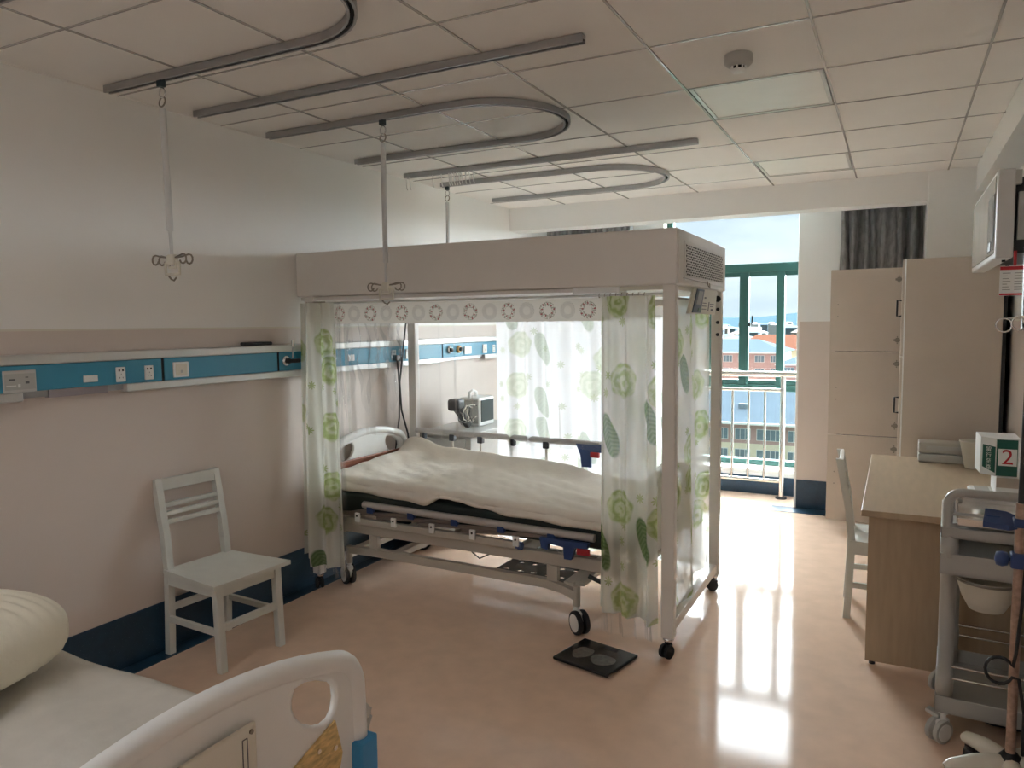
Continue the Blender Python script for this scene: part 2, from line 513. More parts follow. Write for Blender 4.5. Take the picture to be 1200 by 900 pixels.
# ------------------------------------------------------------------ floor, walls, trims
struct(B(XL - .1, XR + .1, YF - .1, YB + .1, -.12, 0).build('floor', M_FLOOR))
struct(B(XL, XL + .095, YF, YB - .2, 0, .003).build('trim_1', M_NAVY), 'dark blue border strip of the floor along the left wall')
struct(MB().box(-.93, XR, PIER_Y - .19, PIER_Y, 0, .003).build('trim_2', M_NAVY), 'dark blue floor border below the pier')
struct(B(XL - .1, XL, YF - .1, YB + .1, 0, 2.8).build('wall_left', M_WHITE))
struct(B(XL, XL + .004, YF, YB - .1, .25, 1.595).build('trim_3', M_PINK), 'pink-beige painted lower half of the left wall')
struct(B(XL, XL + .006, YF, YB - .1, 1.592, 1.600).build('trim_4', M_CREAMPL), 'thin line between white and pink-beige wall paint')
struct(B(XL, XL + .012, YF, YB - .1, .003, .25, .003, 1).build('baseboard_left', M_NAVY))
struct(B(XR, XR + .1, YF - .1, YB + .1, 0, 2.8).build('wall_right', M_WHITE))
struct(B(XR - .004, XR, YF, PIER_Y, .25, 1.595).build('trim_5', M_PINK), 'pink-beige painted lower half of the right wall')
struct(B(XR - .006, XR, YF, PIER_Y, 1.592, 1.604).build('trim_6', M_CREAMPL), 'thin rail on the right wall')
struct(B(XR - .012, XR, YF, PIER_Y, .003, .25).build('baseboard_right', M_NAVY))
struct(B(XL, XR, YF - .1, YF, 0, 2.8).build('wall_front', M_WHITE))
# back wall: pier right of the window, wall left of the window, parapet
struct(B(PIER_X, XR, PIER_Y, YB + .1, 0, 2.8, .008, 2).build('wall_back', M_WHITE))
struct(B(PIER_X + .02, XR, PIER_Y - .004, PIER_Y, .25, 1.60).build('trim_7', M_PINK), 'pink-beige lower half of the pier')
struct(B(PIER_X + .02, XR, PIER_Y - .012, PIER_Y, .003, .25).build('baseboard_back', M_NAVY))
struct(B(XL, -2.05, 7.25, YB + .1, 0, 2.8).build('wall_back_window_side', M_WHITE))
struct(B(-2.05, PIER_X, 7.17, YB + .1, 0, .20).build('wall_parapet', M_WHITE), 'low parapet under the window')
struct(B(-2.05, PIER_X, 7.158, 7.17, .003, .17).build('baseboard_parapet', M_NAVY))
struct(B(-2.05, PIER_X, 7.15, YB + .08, .20, .235, .006).build('trim_8', M_SILL), 'white stone window sill')
# beams and column
struct(B(XL, XR, 6.20, 6.42, 2.455, 2.80).build('trim_9', M_WHITE), 'white beam across the room in front of the window')
struct(B(.465, XR, YF, 6.20, 2.49, 2.80).build('trim_10', M_WHITE), 'white beam along the right wall')
struct(B(.17, XR, 6.19, PIER_Y, 0, 2.80, .006).build('trim_11', M_WHITE), 'white column in the back right corner')
struct(B(.166, XR, 6.185, 6.19, .25, 1.595).build('trim_12', M_PINK), 'pink-beige lower half of the column')

# ceiling with separate tiles and grid bars
ceil = struct(B(XL - .1, XR + .1, YF - .1, YB + .1, 2.80, 2.88).build('ceiling', M_WHITE))
XS = [XL, -2.649, -2.061, -1.473, -.885, -.297, .291, .465]
YS = [2.89 + .588 * k for k in range(-9, 6)] + [6.20]
YS[0] = YF
LIGHTS = {(4, 10), (4, 13)}          # (column, row) of unlit light panels
row0 = YS.index(YS[9])
FILL_PANELS = {(2, 3), (1, 1)}  # (column, row) of panels added out of view to brighten the room
tile_cache = {}
def tile_mesh(w, d):
    k = (round(w, 3), round(d, 3))
    if k not in tile_cache:
        tile_cache[k] = MB().box(-w / 2 + .0035, w / 2 - .0035, -d / 2 + .0035, d / 2 - .0035, 0, .014, .002, 1).mesh('ceiling_tile')
        tile_cache[k].materials.append(M_TILE)
    return tile_cache[k]
for i in range(len(XS) - 1):
    for j in range(len(YS) - 1):
        w, d = XS[i + 1] - XS[i], YS[j + 1] - YS[j]
        cx, cy = (XS[i] + XS[i + 1]) / 2, (YS[j] + YS[j + 1]) / 2
        if (i, j) in LIGHTS or (i, j) in FILL_PANELS: continue
        o = bpy.data.objects.new('ceiling_tile', tile_mesh(w, d))
        COL.objects.link(o); o.parent = ceil
        o.location = (cx, cy, H)
        if i == 6 and j == len(YS) - 2:      # the loose tile by the column
            o.rotation_euler = (radians(-3.2), radians(2), 0); o.location.z = H + .012
for x in XS[1:-1]:
    B(x - .005, x + .005, YF, 6.2, H - .004, H + .02).build('grid_bar', M_GRID, ceil)
for y in YS[1:-1]:
    B(XL, XS[-1], y - .004, y + .004, H - .003, H + .018).build('grid_bar', M_GRID, ceil)
B(XL, XL + .014, YF, 6.2, H - .002, H + .02).build('edge_trim', M_TILE, ceil)
B(XL, XR, 6.42, YB, 2.79, 2.80).build('alcove_ceiling', M_WHITE, ceil)

# ceiling light panels
M_DIFF = pm('opal_diffuser', (.90, .90, .86), .35, var=.02)
M_FILLDIFF = bpy.data.materials.new('fill_light_diffuser'); M_FILLDIFF.use_nodes = True  # glowing surface of the added fill panels
_t = M_FILLDIFF.node_tree; _b = _t.nodes['Principled BSDF']
_n = _t.nodes.new('ShaderNodeTexNoise'); _n.inputs['Scale'].default_value = 2
_mr = _t.nodes.new('ShaderNodeMapRange'); _mr.inputs[3].default_value = 7; _mr.inputs[4].default_value = 7.4
_t.links.new(_n.outputs['Fac'], _mr.inputs[0]); _t.links.new(_mr.outputs[0], _b.inputs['Emission Strength'])
_b.inputs['Emission Color'].default_value = (.94, .97, 1, 1)
def light_panel(i, j, label, is_fill=False):
    x0, x1, y0, y1 = XS[i] + .009, XS[i + 1] - .009, YS[j] + .008, YS[j + 1] - .008
    t = thing('ceiling_light_panel', ((x0 + x1) / 2, (y0 + y1) / 2, H), label, 'ceiling light', 'square light panels in the ceiling grid')
    f = MB()
    f.box(x0, x1, y0, y0 + .018, H - .002, H + .04); f.box(x0, x1, y1 - .018, y1, H - .002, H + .04)
    f.box(x0, x0 + .018, y0, y1, H - .002, H + .04); f.box(x1 - .018, x1, y0, y1, H - .002, H + .04)
    f.build('frame', M_ALU_L, t)
    B(x0 + .018, x1 - .018, y0 + .018, y1 - .018, H + .003, H + .02).build('diffuser', M_FILLDIFF if is_fill else M_DIFF, t)
light_panel(4, 10, 'large unlit square light panel next to the smoke detector')
light_panel(4, 13, 'unlit light panel in the ceiling nearest the window beam')
light_panel(2, 3, 'added fill light panel, unseen just behind the viewer', True)
light_panel(1, 1, 'added fill light panel over the left side, unseen behind the viewer', True)

# smoke detector
sd = thing('smoke_detector', (-.59, 3.14, H), 'round grey-white smoke detector on the ceiling before the light panel', 'smoke detector')
MB().lathe([(.052, 0), (.055, -.004), (.055, -.034), (.047, -.042), (.030, -.046)], (-.59, 3.14, H), n=28).build('base', M_GREYPL, sd)
MB().cyl((-.59, 3.14, H - .052), .024, .012, n=20).build('sensing_chamber', M_BLACK, sd)
cg = MB()
for k in range(8):
    a = k * pi / 4
    cg.box(-.59 + .027 * cos(a) - .003, -.59 + .027 * cos(a) + .003, 3.14 + .027 * sin(a) - .003, 3.14 + .027 * sin(a) + .003, H - .06, H - .044)
cg.build('cage', M_PLASTIC, sd)
MB().lathe([(.030, -.058), (.028, -.066), (.018, -.070)], (-.59, 3.14, H), n=24).build('cap', M_PLASTIC, sd)

# ------------------------------------------------------------------ window
win = thing('window_1', (-1.4, YB, .235), 'green-framed window with sliding sashes behind the steel railing', 'window')
del win['category']
struct(win)
ZT0, ZT1, ZM0, ZM1 = 2.07, 2.15, .945, 1.07
def bar(n, x0, x1, z0, z1, y0=YB - .03, y1=YB + .05):
    B(x0, x1, y0, y1, z0, z1, .004, 1).build(n, M_GREENFR, win)
bar('frame_post', -2.05, -1.99, .235, 2.80); bar('frame_post', -.76, -.70, .235, 2.80)
bar('frame_rail', -1.99, -.76, .235, .285); bar('frame_rail', -1.99, -.76, 2.72, 2.80)
bar('transom', -1.99, -.76, ZT0, ZT1, YB - .04, YB + .05); bar('transom', -1.99, -.76, ZM0, ZM0 + .06, YB - .04, YB + .05)
bar('mullion', -1.345, -1.28, ZM0 + .06, ZT0); bar('sash_stile', -1.28, -1.255, ZM0 + .06, ZT0, YB - .05, YB)
bar('mullion', -1.005, -.935, ZM0 + .06, ZT0, YB - .045, YB + .04)
bar('sash_rail', -1.99, -.76, ZM0 + .06, ZM1 - .02, YB - .02, YB + .03)
bar('sash_rail', -1.99, -.76, ZT0 - .04, ZT0, YB - .02, YB + .03)
bar('mullion', -1.66, -1.60, ZM0 + .06, ZT0)
for x0, x1, z0, z1 in ((-1.99, -.76, ZT1, 2.72), (-1.99, -.76, .285, ZM0), (-1.99, -1.66, ZM1 - .02, ZT0 - .04), (-1.60, -1.345, ZM1 - .02, ZT0 - .04),
                       (-1.255, -1.005, ZM1 - .02, ZT0 - .04), (-.935, -.76, ZM1 - .02, ZT0 - .04)):
    MB().add([(x0, YB + .01, z0), (x1, YB + .01, z0), (x1, YB + .01, z1), (x0, YB + .01, z1)], [(0, 1, 2, 3)]).build('pane', M_GLASS, win)
MB().box(-1.256, -1.236, YB - .065, YB - .05, 1.56, 1.60).tube([(-1.246, YB - .06, 1.58), (-1.22, YB - .075, 1.585), (-1.215, YB - .075, 1.66)], .007, 8).build('handle', M_BLACK, win)

# stainless railing inside the window
RY = 7.05
rl = thing('safety_railing', (-1.4, RY, 0), 'stainless steel tube railing standing before the green window', 'railing')
MB().tube([(-2.04, RY, 1.13), (-.757, RY, 1.13)], .027, 14).build('top_rail', M_STEEL, rl)
MB().tube([(-2.04, RY, .985), (-.90, RY, .985)], .017, 12).build('upper_rail', M_STEEL, rl)
MB().tube([(-2.04, RY, .155), (-.90, RY, .155)], .017, 12).build('lower_rail', M_STEEL, rl)
for k in range(8):
    x = -1.048 - .143 * k
    if x < -2.0: break
    MB().tube([(x, RY, .155), (x, RY, .985)], .0115, 10).build('baluster', M_STEEL, rl)
for x in (-.895, -1.97):
    MB().tube([(x, RY, 0), (x, RY, 1.13)], .024, 14).build('post', M_STEEL, rl)
    MB().lathe([(.05, 0), (.05, .012), (.03, .02)], (x, RY, 0), n=18).build('base_cover', M_BLACK, rl)

# ------------------------------------------------------------------ grey window curtains
def grey_curtain(x0, x1, y, z0, z1, folds, label, seed):
    rng = random.Random(seed)
    ph = [(rng.uniform(.6, 1.6), rng.uniform(0, 6)) for _ in range(3)]
    def fn(u, v):
        a = sum(sin(2 * pi * folds * w * u + p) for w, p in ph) / 3
        return (x0 + (x1 - x0) * u + .012 * sin(9 * v + 20 * u), y + .06 * a * (1 - .25 * v), z0 + (z1 - z0) * v)
    o = MB().grid(fn, 90, 14).build('window_curtain', M_CURT, None, .004)
    return tag(o, label, 'curtain', 'grey window curtains')
grey_curtain(-.43, .15, 6.62, .12, 2.68, 7, 'dark grey velvet curtain hanging behind the wardrobe', 3)
grey_curtain(-3.16, -2.27, 6.95, .12, 2.68, 11, 'dark grey curtain hanging above and behind the white air hood', 5)

# ------------------------------------------------------------------ ceiling tracks
def sweep(pts, w, h, z, closed=False):
    """rectangular section w wide, h high (top at z) along a level XY path"""
    m = MB(); k = len(pts); vs = []
    for i, p in enumerate(pts):
        a = Vector(pts[max(i - 1, 0)]); b = Vector(pts[min(i + 1, k - 1)])
        d = (b - a).normalized(); nrm = Vector((-d.y, d.x))
        for sx, dz in ((1, 0), (1, -h), (-1, -h), (-1, 0)):
            vs.append((p[0] + nrm.x * w / 2 * sx, p[1] + nrm.y * w / 2 * sx, z + dz))
    fs = []
    for i in range(k - 1):
        for j in range(4):
            fs.append((i * 4 + j, i * 4 + (j + 1) % 4, (i + 1) * 4 + (j + 1) % 4, (i + 1) * 4 + j))
    fs += [(3, 2, 1, 0), tuple((k - 1) * 4 + j for j in range(4))]
    return m.add(vs, fs)
def track(pts, label):
    t = thing('ceiling_track', (pts[0][0], pts[0][1], H), label, 'ceiling track', 'grey aluminium tracks on the ceiling')
    z = H - .003
    P2 = pts
    sweep(P2, .034, .018, z).build('rail', M_ALU, t)
    def off(d):
        out = []
        for i, p in enumerate(P2):
            a = Vector(P2[max(i - 1, 0)]); b = Vector(P2[min(i + 1, len(P2) - 1)])
            e = (b - a).normalized(); out.append((p[0] - e.y * d, p[1] + e.x * d))
        return out
    sweep(off(.0125), .009, .012, z - .018).build('lip', M_ALU, t)
    sweep(off(-.0125), .009, .012, z - .018).build('lip', M_ALU, t)
    sweep(P2, .015, .003, z - .0175).build('slot', M_DARK, t)
def u_path(yc, r, x0, xa):
    return [(x0, yc - r)] + [(x0 + (xa - x0) * k / 4, yc - r) for k in range(1, 4)] + arc(xa, yc, r, -pi / 2, pi / 2, 22) + [(x0, yc + r)]
U_R = .377
track([(-3.09, 1.81 - U_R)] + arc(-1.93, 1.81, U_R, -pi / 2, pi / 2, 22) + [(-3.11, 1.81 + U_R)], 'grey U-shaped curtain track nearest the viewer, cut by the top of the picture')
track(u_path(3.50, U_R, -3.10, -1.89), 'grey U-shaped infusion track above the front of the air hood')
track(u_path(5.22, .40, -3.06, -1.87), 'grey U-shaped infusion track farthest back near the window beam')
track([(-3.09, 2.64), (-1.05, 2.64)], 'straight grey ceiling track nearest the viewer')
track([(-3.10, 4.41), (-1.05, 4.41)], 'straight grey ceiling track behind the middle loop, carrying curtain hooks')
# small hooks left on the straight rear track
for k, x in enumerate([-3.09, -3.06, -2.87, -2.80, -2.74, -2.72, -2.70, -2.68, -2.66, -2.64, -2.61, -2.58, -2.55]):
    g = MB().tube([(x, 4.41, H - .03), (x + .004, 4.41, H - .06), (x + .006, 4.41, H - .10), (x + .012, 4.41, H - .115)], .0035, 6).build('curtain_hook', M_PLASTIC)
    tag(g, 'tiny clear plastic hook hanging in the straight rear ceiling track', 'hook', 'curtain hooks in the rear track')

# infusion hangers
M_GREYWHITE = pm('pale_grey_tube', (.62, .63, .63), .35, var=.02)
def hanger(x, y, tilt, zbot, label):
    z0 = H - .033
    t = thing('infusion_hanger', (x, y, z0), label, 'infusion hanger', 'infusion hangers on the ceiling tracks')
    L = z0 - zbot
    X = lambda z: x + tilt * (z0 - z) / L
    MB().box(x - .014, x + .014, y - .014, y + .014, z0 - .025, z0 + .012, .004).build('track_carriage', pm('dark_teal_plastic', (.03, .05, .06), .4), t)
    ring = lambda zc, r: [(X(zc) + r * cos(a * pi / 8), y + .002, zc + r * 1.15 * sin(a * pi / 8)) for a in range(16)]
    MB().tube(ring(z0 - .048, .017), .0032, 6, closed=True).build('ring', M_CHROME, t)
    MB().tube([(px, y + (pz - z0 + .085) * .2, pz) for px, _, pz in ring(z0 - .085, .018)], .0035, 6, closed=True).build('ring', M_WIRE, t)
    zt, zm = z0 - .115, zbot + .21
    MB().tube([(X(zt), y, zt), (X(zm), y, zm)], .0135, 12).build('upper_tube', M_GREYWHITE, t)
    MB().tube([(X(zm + .01), y, zm + .01), (X(zbot + .09), y, zbot + .09)], .0075, 10).build('lower_rod', M_GREYWHITE, t)
    xb = X(zbot)
    b = MB().box(xb - .022, xb + .022, y - .016, y + .016, zbot + .065, zbot + .11, .008)
    b.build('bracket', M_CREAMPL, t)
    zc = zbot + .055
    fr = [(xb - .042, y, zc + .02), (xb - .042, y, zc - .028), (xb + .042, y, zc - .028), (xb + .042, y, zc + .02), (xb + .026, y, zc + .026), (xb + .02, y, zc), (xb - .02, y, zc), (xb - .026, y, zc + .026)]
    MB().tube(fr, .007, 6, closed=True).build('handle_frame', M_CREAMPL, t)
    for s in (-1, 1):
        for dy in (-1, 1):
            hp = [(xb + s * .01, y, zbot + .095), (xb + s * .05, y + dy * .010, zbot + .10), (xb + s * .085, y + dy * .014, zbot + .108)]
            hp += [(xb + s * (.085 + .020 * sin(a)), y + dy * .016, zbot + .088 + .020 * cos(a)) for a in [k * pi / 5 for k in range(1, 8)]]
            MB().tube(hp, .0038, 6).build('hook', M_WIRE, t)
    MB().tube([(xb - .03, y, zbot + .024), (xb - .012, y, zbot + .006), (xb + .005, y, zbot), (xb + .02, y, zbot + .012)], .004, 6).build('tip_hook', M_WIRE, t)
hanger(-2.76, 1.81 + U_R, .02, 1.80, 'white infusion hanger hanging alone before the bare left wall')
hanger(-2.325, 3.50 - U_R, .0, 1.71, 'white infusion hanger hanging in front of the air hood')
hanger(-3.01, 4.82, .0, 1.75, 'thin infusion hanger hanging behind the air hood')

# ------------------------------------------------------------------ bed-head supply rail on the left wall
bh = thing('bed_head_rail', (XL, 3.4, 1.40), 'long blue bed-head supply rail with sockets on the left wall', 'wall panel')
xw, xf = XL + .006, -3.148
B(xw, xf + .008, 0.6, 6.0, 1.455, 1.497, .006).build('top_profile', M_ALU_L, bh)
B(xw, xf - .006, 0.6, 6.0, 1.345, 1.455).build('back_box', M_ALU_L, bh)
for a, b in ((0.6, 1.775), (2.235, 4.9), (5.6, 6.0)):
    B(xw, xf + .006, a, b, 1.308, 1.345, .005).build('bottom_profile', M_ALU_L, bh)
B(xw, xf - .012, 1.89, 2.15, 1.312, 1.345).build('lamp_strip', M_LILAC, bh)
for a, b in ((1.775, 1.89), (2.15, 2.235), (4.9, 5.6)):
    B(xw, xf - .022, a, b, 1.318, 1.345).build('recess', M_ALU, bh)
seg = [(.6, 2.425), (2.44, 3.185), (3.20, 4.375), (4.39, 4.925), (4.94, 5.97)]
for a, b in seg:
    B(xf - .006, xf, a, b, 1.346, 1.454, .002, 1).build('blue_panel', M_BLUEPANEL, bh)
for a in (2.4325, 3.1925, 4.3825, 4.9325):
    B(xf - .007, xf - .003, a - .008, a + .008, 1.346, 1.454).build('seam', M_DARK, bh)
def plate_on_rail(name, y0, y1, z0, z1, m=M_PLASTIC, t=.008):
    return B(xf, xf + t, y0, y1, z0, z1, .002, 1).build(name, m, bh)
cp = plate_on_rail('control_plate', 1.70, 1.83, 1.345, 1.435, M_ALU_L, .005)
B(xf + .005, xf + .007, 1.705, 1.825, 1.357, 1.422).build('face', M_GREYPL, cp)
for y0, y1, z0, z1 in ((1.722, 1.745, 1.395, 1.402), (1.71, 1.748, 1.372, 1.376), (1.755, 1.765, 1.366, 1.380), (1.785, 1.797, 1.404, 1.408), (1.785, 1.80, 1.380, 1.390)):
    B(xf + .007, xf + .008, y0, y1, z0, z1).build('button', M_PLASTIC if y0 in (1.755, 1.71) else M_INK, cp)
plate_on_rail('blank_plate', 2.03, 2.095, 1.366, 1.396)
def socket(y, z0=1.357, z1=1.424, w=.046):
    s = plate_on_rail('socket', y - w / 2, y + w / 2, z0, z1)
    zc = (z0 + z1) / 2; q = MB()
    for dy in (-.009, .009):
        q.box(xf + .0075, xf + .0085, y + dy - .004, y + dy + .004, zc + .014, zc + .023)
    q.build('slot', M_BLACK, s)
    q = MB()
    q.box(xf + .0075, xf + .0085, y - .001, y + .001, zc - .002, zc + .004)
    for dy in (-.008, .008):
        q.box(xf + .0075, xf + .0085, y + dy - .0015, y + dy + .0015, zc - .018, zc - .012)
    q.build('slot', M_INK, s)
socket(2.207); socket(2.352)
def switch(y, w=.09):
    s = plate_on_rail('switch', y - w / 2, y + w / 2, 1.357, 1.432)
    B(xf + .008, xf + .0095, y - w * .36, y + w * .36, 1.365, 1.424).build('rocker', M_CREAMPL, s)
    B(xf + .0095, xf + .0105, y - .006, y + .006, 1.378, 1.392).build('indicator', M_GREYPL, s)
switch(2.53)
def gas(y, z=1.405, m=M_CHROME, stub=False):
    g = MB().lathe([(.030, 0), (.030, .012), (.022, .018)], (xf, y, z), 'x', 20).build('gas_outlet', m, bh)
    MB().lathe([(.016, .018), (.016, .034), (.006, .036)], (xf, y, z), 'x', 14).build('valve_core', M_BLACK, g)
    if stub:
        MB().tube([(xf + .03, y, z), (xf + .06, y + .02, z), (xf + .06, y + .05, z)], .012, 10).build('adapter', M_BLACK, g)
        MB().tube([(xf + .045, y + .012, z + .02), (xf + .045, y + .016, z + .09)], .004, 8).build('stem', M_ALU, g)
        MB().cyl((xf + .045, y + .016, z + .10), .009, .035).build('cap', M_CHROME, g)
gas(3.247, 1.403, M_CHROME, True)
plate_on_rail('blank_plate', 3.80, 3.86, 1.375, 1.415)
socket(4.29, 1.36, 1.43, .05); socket(4.46, 1.36, 1.43, .05)
gas(5.03); gas(5.17, 1.405, pm('brass_valve', (.55, .35, .15), .3, .9))
sp = plate_on_rail('switch', 5.26, 5.37, 1.362, 1.425, M_ALU_L); B(xf + .008, xf + .009, 5.275, 5.355, 1.372, 1.415).build('face', M_GREYPL, sp)
switch(5.60, .07); socket(5.76)
# black remote on top of the rail
rm = B(-3.195, -3.155, 2.955, 3.16, 1.4975, 1.517, .007).build('remote_control', M_BLACK)
tag(rm, 'black slim remote lying on top of the blue wall rail', 'remote control')

# ------------------------------------------------------------------ casters
def caster(parent, x, y, ztop, r=.06, rot=0., kind='light', tw=.022, tyre=None):
    """swivel caster: stem+fork part with twin wheel sub-parts"""
    c, s_ = cos(rot), sin(rot)
    ox, oy = x - c * r * .45, y - s_ * r * .45       # wheel trails behind the stem
    ax = Vector((-s_, c, 0))
    f = MB().cyl((x, y, ztop - .008), .018, .016)
    f.tube([(x, y, ztop), (x, y, r * 1.5)], .011, 10)
    fk = MB()
    hub = [(ox + r * .62 * cos(a), r + r * .62 * sin(a)) for a in [i * pi / 8 for i in range(16)]]
    f.beam((x + c * .02, y + s_ * .02, r * 1.75), (ox - c * r * .2, oy - s_ * r * .2, r * 1.55), tw * 1.5, r * .5, bevel=.006)
    f.beam((x, y, r * 1.7), (ox, oy, r * .9), tw * .9, r * 1.0, bevel=.005)
    fo = f.build('caster', M_PLASTIC if kind == 'light' else M_BLACK, parent)
    for sgn in (-1, 1):
        w = MB(); p = []
        n = 24
        prof = [(r * .70, -.5), (r * .97, -.42), (r, -.1), (r, .1), (r * .97, .42), (r * .70, .5)]
        base = Vector((ox, oy, r)) + ax * sgn * tw * .85
        vs, fs = [], []
        for rr, h in prof:
            for j in range(n):
                a = 2 * pi * j / n
                vs.append(base + ax * (h * tw) + Vector((c, s_, 0)) * (rr * cos(a)) + Vector((0, 0, rr * sin(a))))
        for i in range(len(prof) - 1):
            for j in range(n): fs.append((i * n + j, i * n + (j + 1) % n, (i + 1) * n + (j + 1) % n, (i + 1) * n + j))
        fs += [tuple(range(n))[::-1], tuple(range((len(prof) - 1) * n, len(prof) * n))]
        w.add(vs, fs, smooth=False)
        wo = w.build('wheel', tyre or M_RUBBER, parent); wo.parent = fo; wo.matrix_parent_inverse = Matrix.Identity(4)
        if kind == 'light':
            hb = MB(); vs = []
            for rr, h in ((r * .74, .2), (r * .74, .56), (r * .55, .62)):
                for j in range(n):
                    a = 2 * pi * j / n
                    vs.append(base + ax * (sgn * h * tw) + Vector((c, s_, 0)) * (rr * cos(a)) + Vector((0, 0, rr * sin(a))))
            fs = [(i * n + j, i * n + (j + 1) % n, (i + 1) * n + (j + 1) % n, (i + 1) * n + j) for i in range(2) for j in range(n)]
            fs.append(tuple(range(2 * n, 3 * n)))
            hb.add(vs, fs)
            ho = hb.build('wheel_cover', M_PLASTIC, parent); ho.parent = fo; ho.matrix_parent_inverse = Matrix.Identity(4)
    return fo

# ------------------------------------------------------------------ laminar air hood over the bed
HX0, HX1, HY0, HY1, HZ0, HZ1 = -3.19, -.895, 3.40, 4.46, 1.775, 2.034
hd = thing('air_flow_hood', (-2.04, 3.93, 0), 'long white laminar air-flow hood on posts over the bed', 'air hood')
B(HX0, HX1 - .006, HY0, HY1, HZ0, HZ1, .008, 3).build('housing', M_HOOD, hd)
B(HX0 + .02, -1.42, HY0 + .015, HY1 - .015, HZ0 - .022, HZ0 - .004).build('bottom_lip', M_HOOD, hd)
B(-1.42, -1.18, HY0 + .02, HY0 + .14, HZ0 - .03, HZ0).build('control_box', M_PLASTIC, hd)
B(HX0 + .03, HX1 - .03, HY0 + .03, HY1 - .03, HZ0 - .02, HZ0 - .001).build('filter_face', M_CREAMPL, hd)
gx = HX1 - .006
B(gx, gx + .008, HY0 + .015, HY1 - .015, HZ0 + .004, HZ1 - .006, .003, 1).build('end_cover', M_HOOD, hd)
gr = B(gx + .008, gx + .012, 3.50, 4.37, 1.80, 1.985, .002, 1).build('grille_plate', M_HOOD, hd)
B(gx + .012, gx + .0125, 3.525, 4.345, 1.822, 1.968).build('grille_backing', M_DARK, gr)
GN, GC = 12, 18
y0g, y1g, z0g, z1g = 3.525, 4.345, 1.822, 1.968
for k in range(GN + 1):
    z = z0g + (z1g - z0g) * k / GN
    B(gx + .0125, gx + .016, y0g, y1g, z - .0022, z + .0022).build('grille_bar', M_HOOD, gr)
rows = MB()
for k in range(GN):
    za, zb = z0g + (z1g - z0g) * k / GN, z0g + (z1g - z0g) * (k + 1) / GN
    for j in range(GC + 1):
        y = y0g + (y1g - y0g) * (j + (.5 if k % 2 else 0)) / GC
        if y <= y1g: rows.box(gx + .0125, gx + .0155, y - .0045, y + .0045, za, zb)
ro = rows.build('grille_mesh', M_HOOD, gr); ro['kind'] = 'stuff'
MB().tube([(gx + .012, 3.48, 1.808), (gx + .016, 3.95, 1.803)], .0025, 6).tube([(gx + .016, 3.95, 1.815), (gx + .022, 3.95, 1.79), (gx + .022, 3.99, 1.78), (gx + .016, 4.0, 1.805)], .003, 6).build('latch_wire', M_WIRE, hd)
# tilted control panel hanging below the right end
cpn = MB(); pv = [(-.912, 3.74, 1.775), (-.912, 4.26, 1.775), (-.922, 4.26, 1.645), (-.922, 3.66, 1.645)]
cpn.add([Vector(p) + Vector((d, 0, 0)) for d in (0, .012) for p in pv], [(0, 1, 2, 3), (7, 6, 5, 4), (0, 4, 5, 1), (1, 5, 6, 2), (2, 6, 7, 3), (3, 7, 4, 0)])
cpo = cpn.build('control_panel', M_CREAMPL, hd)
def on_panel(a0, a1, b0, b1, lift):
    """a along Y 0..1, b up 0..1 on the tilted control panel"""
    def P(a, b):
        lo = Vector((-.922, 3.66 + (4.26 - 3.66) * a, 1.645)); hi = Vector((-.912, 3.74 + .52 * a, 1.775))
        return lo.lerp(hi, b) + Vector((.012 + lift, 0, 0))
    q = [P(a0, b0), P(a1, b0), P(a1, b1), P(a0, b1)]
    return MB().add(q + [p - Vector((lift + .001, 0, 0)) for p in q], [(0, 1, 2, 3), (0, 4, 5, 1), (1, 5, 6, 2), (2, 6, 7, 3), (3, 7, 4, 0)])
on_panel(.10, .38, .04, .96, .006).build('display_bezel', pm('slate_blue_plastic', (.05, .08, .12), .4), cpo)
on_panel(.15, .33, .36, .88, .008).build('screen', pm('grey_lcd', (.26, .25, .25), .3), cpo)
on_panel(.26, .36, .08, .22, .008).build('keypad', pm('green_keypad', (.06, .14, .08), .4), cpo)
for a0, a1, b0, b1 in ((.48, .54, .62, .68), (.44, .58, .42, .45), (.44, .60, .30, .33), (.44, .60, .18, .21), (.68, .70, .12, .50), (.74, .90, .40, .43), (.76, .88, .30, .33), (.80, .88, .12, .22)):
    on_panel(a0, a1, b0, b1, .0015).build('printed_mark', M_INK, cpo)
# posts
def post(x, y, z1, w=.062, d=.055):
    p = MB()
    p.box(x - w / 2, x + w / 2, y - d / 2, y + d / 2, .098, z1, .006, 2)
    return p.build('post', M_HOOD, hd)
PF = post(-.934, 3.425, HZ0 + .001); PB = post(-.935, 4.435, HZ0 + .001, .058)
post(-3.10, 3.425, HZ0 + .001); PBL = post(-3.075, 4.435, HZ0 + .001)
for k, z in enumerate((1.735, 1.675, 1.60, 1.53)):
    MB().cyl((-.925, 4.406, z), .010 if k != 0 else .018, .008 if k else .02, 'y', 12).build('peg_hole', M_BLACK, PB)
B(-.960, -.915, 3.45, 4.41, .115, .165, .004).build('base_beam', M_HOOD, hd)
B(-3.12, -3.08, 3.45, 4.41, .115, .155, .004).build('base_beam', M_HOOD, hd)
B(-3.05, -.96, 4.42, 4.45, 1.70, 1.74, .004).build('top_beam', M_HOOD, hd)
for x, y, a in ((-.934, 3.425, 1.2), (-.935, 4.435, .6), (-3.10, 3.425, -.7), (-3.075, 4.435, 2)):
    MB().lathe([(.022, .080), (.027, .085), (.027, .094), (.022, .099)], (x, y, 0), n=16).build('caster_collar', M_CHROME, hd)
    caster(hd, x, y, .086, .033, a, 'dark', .018)
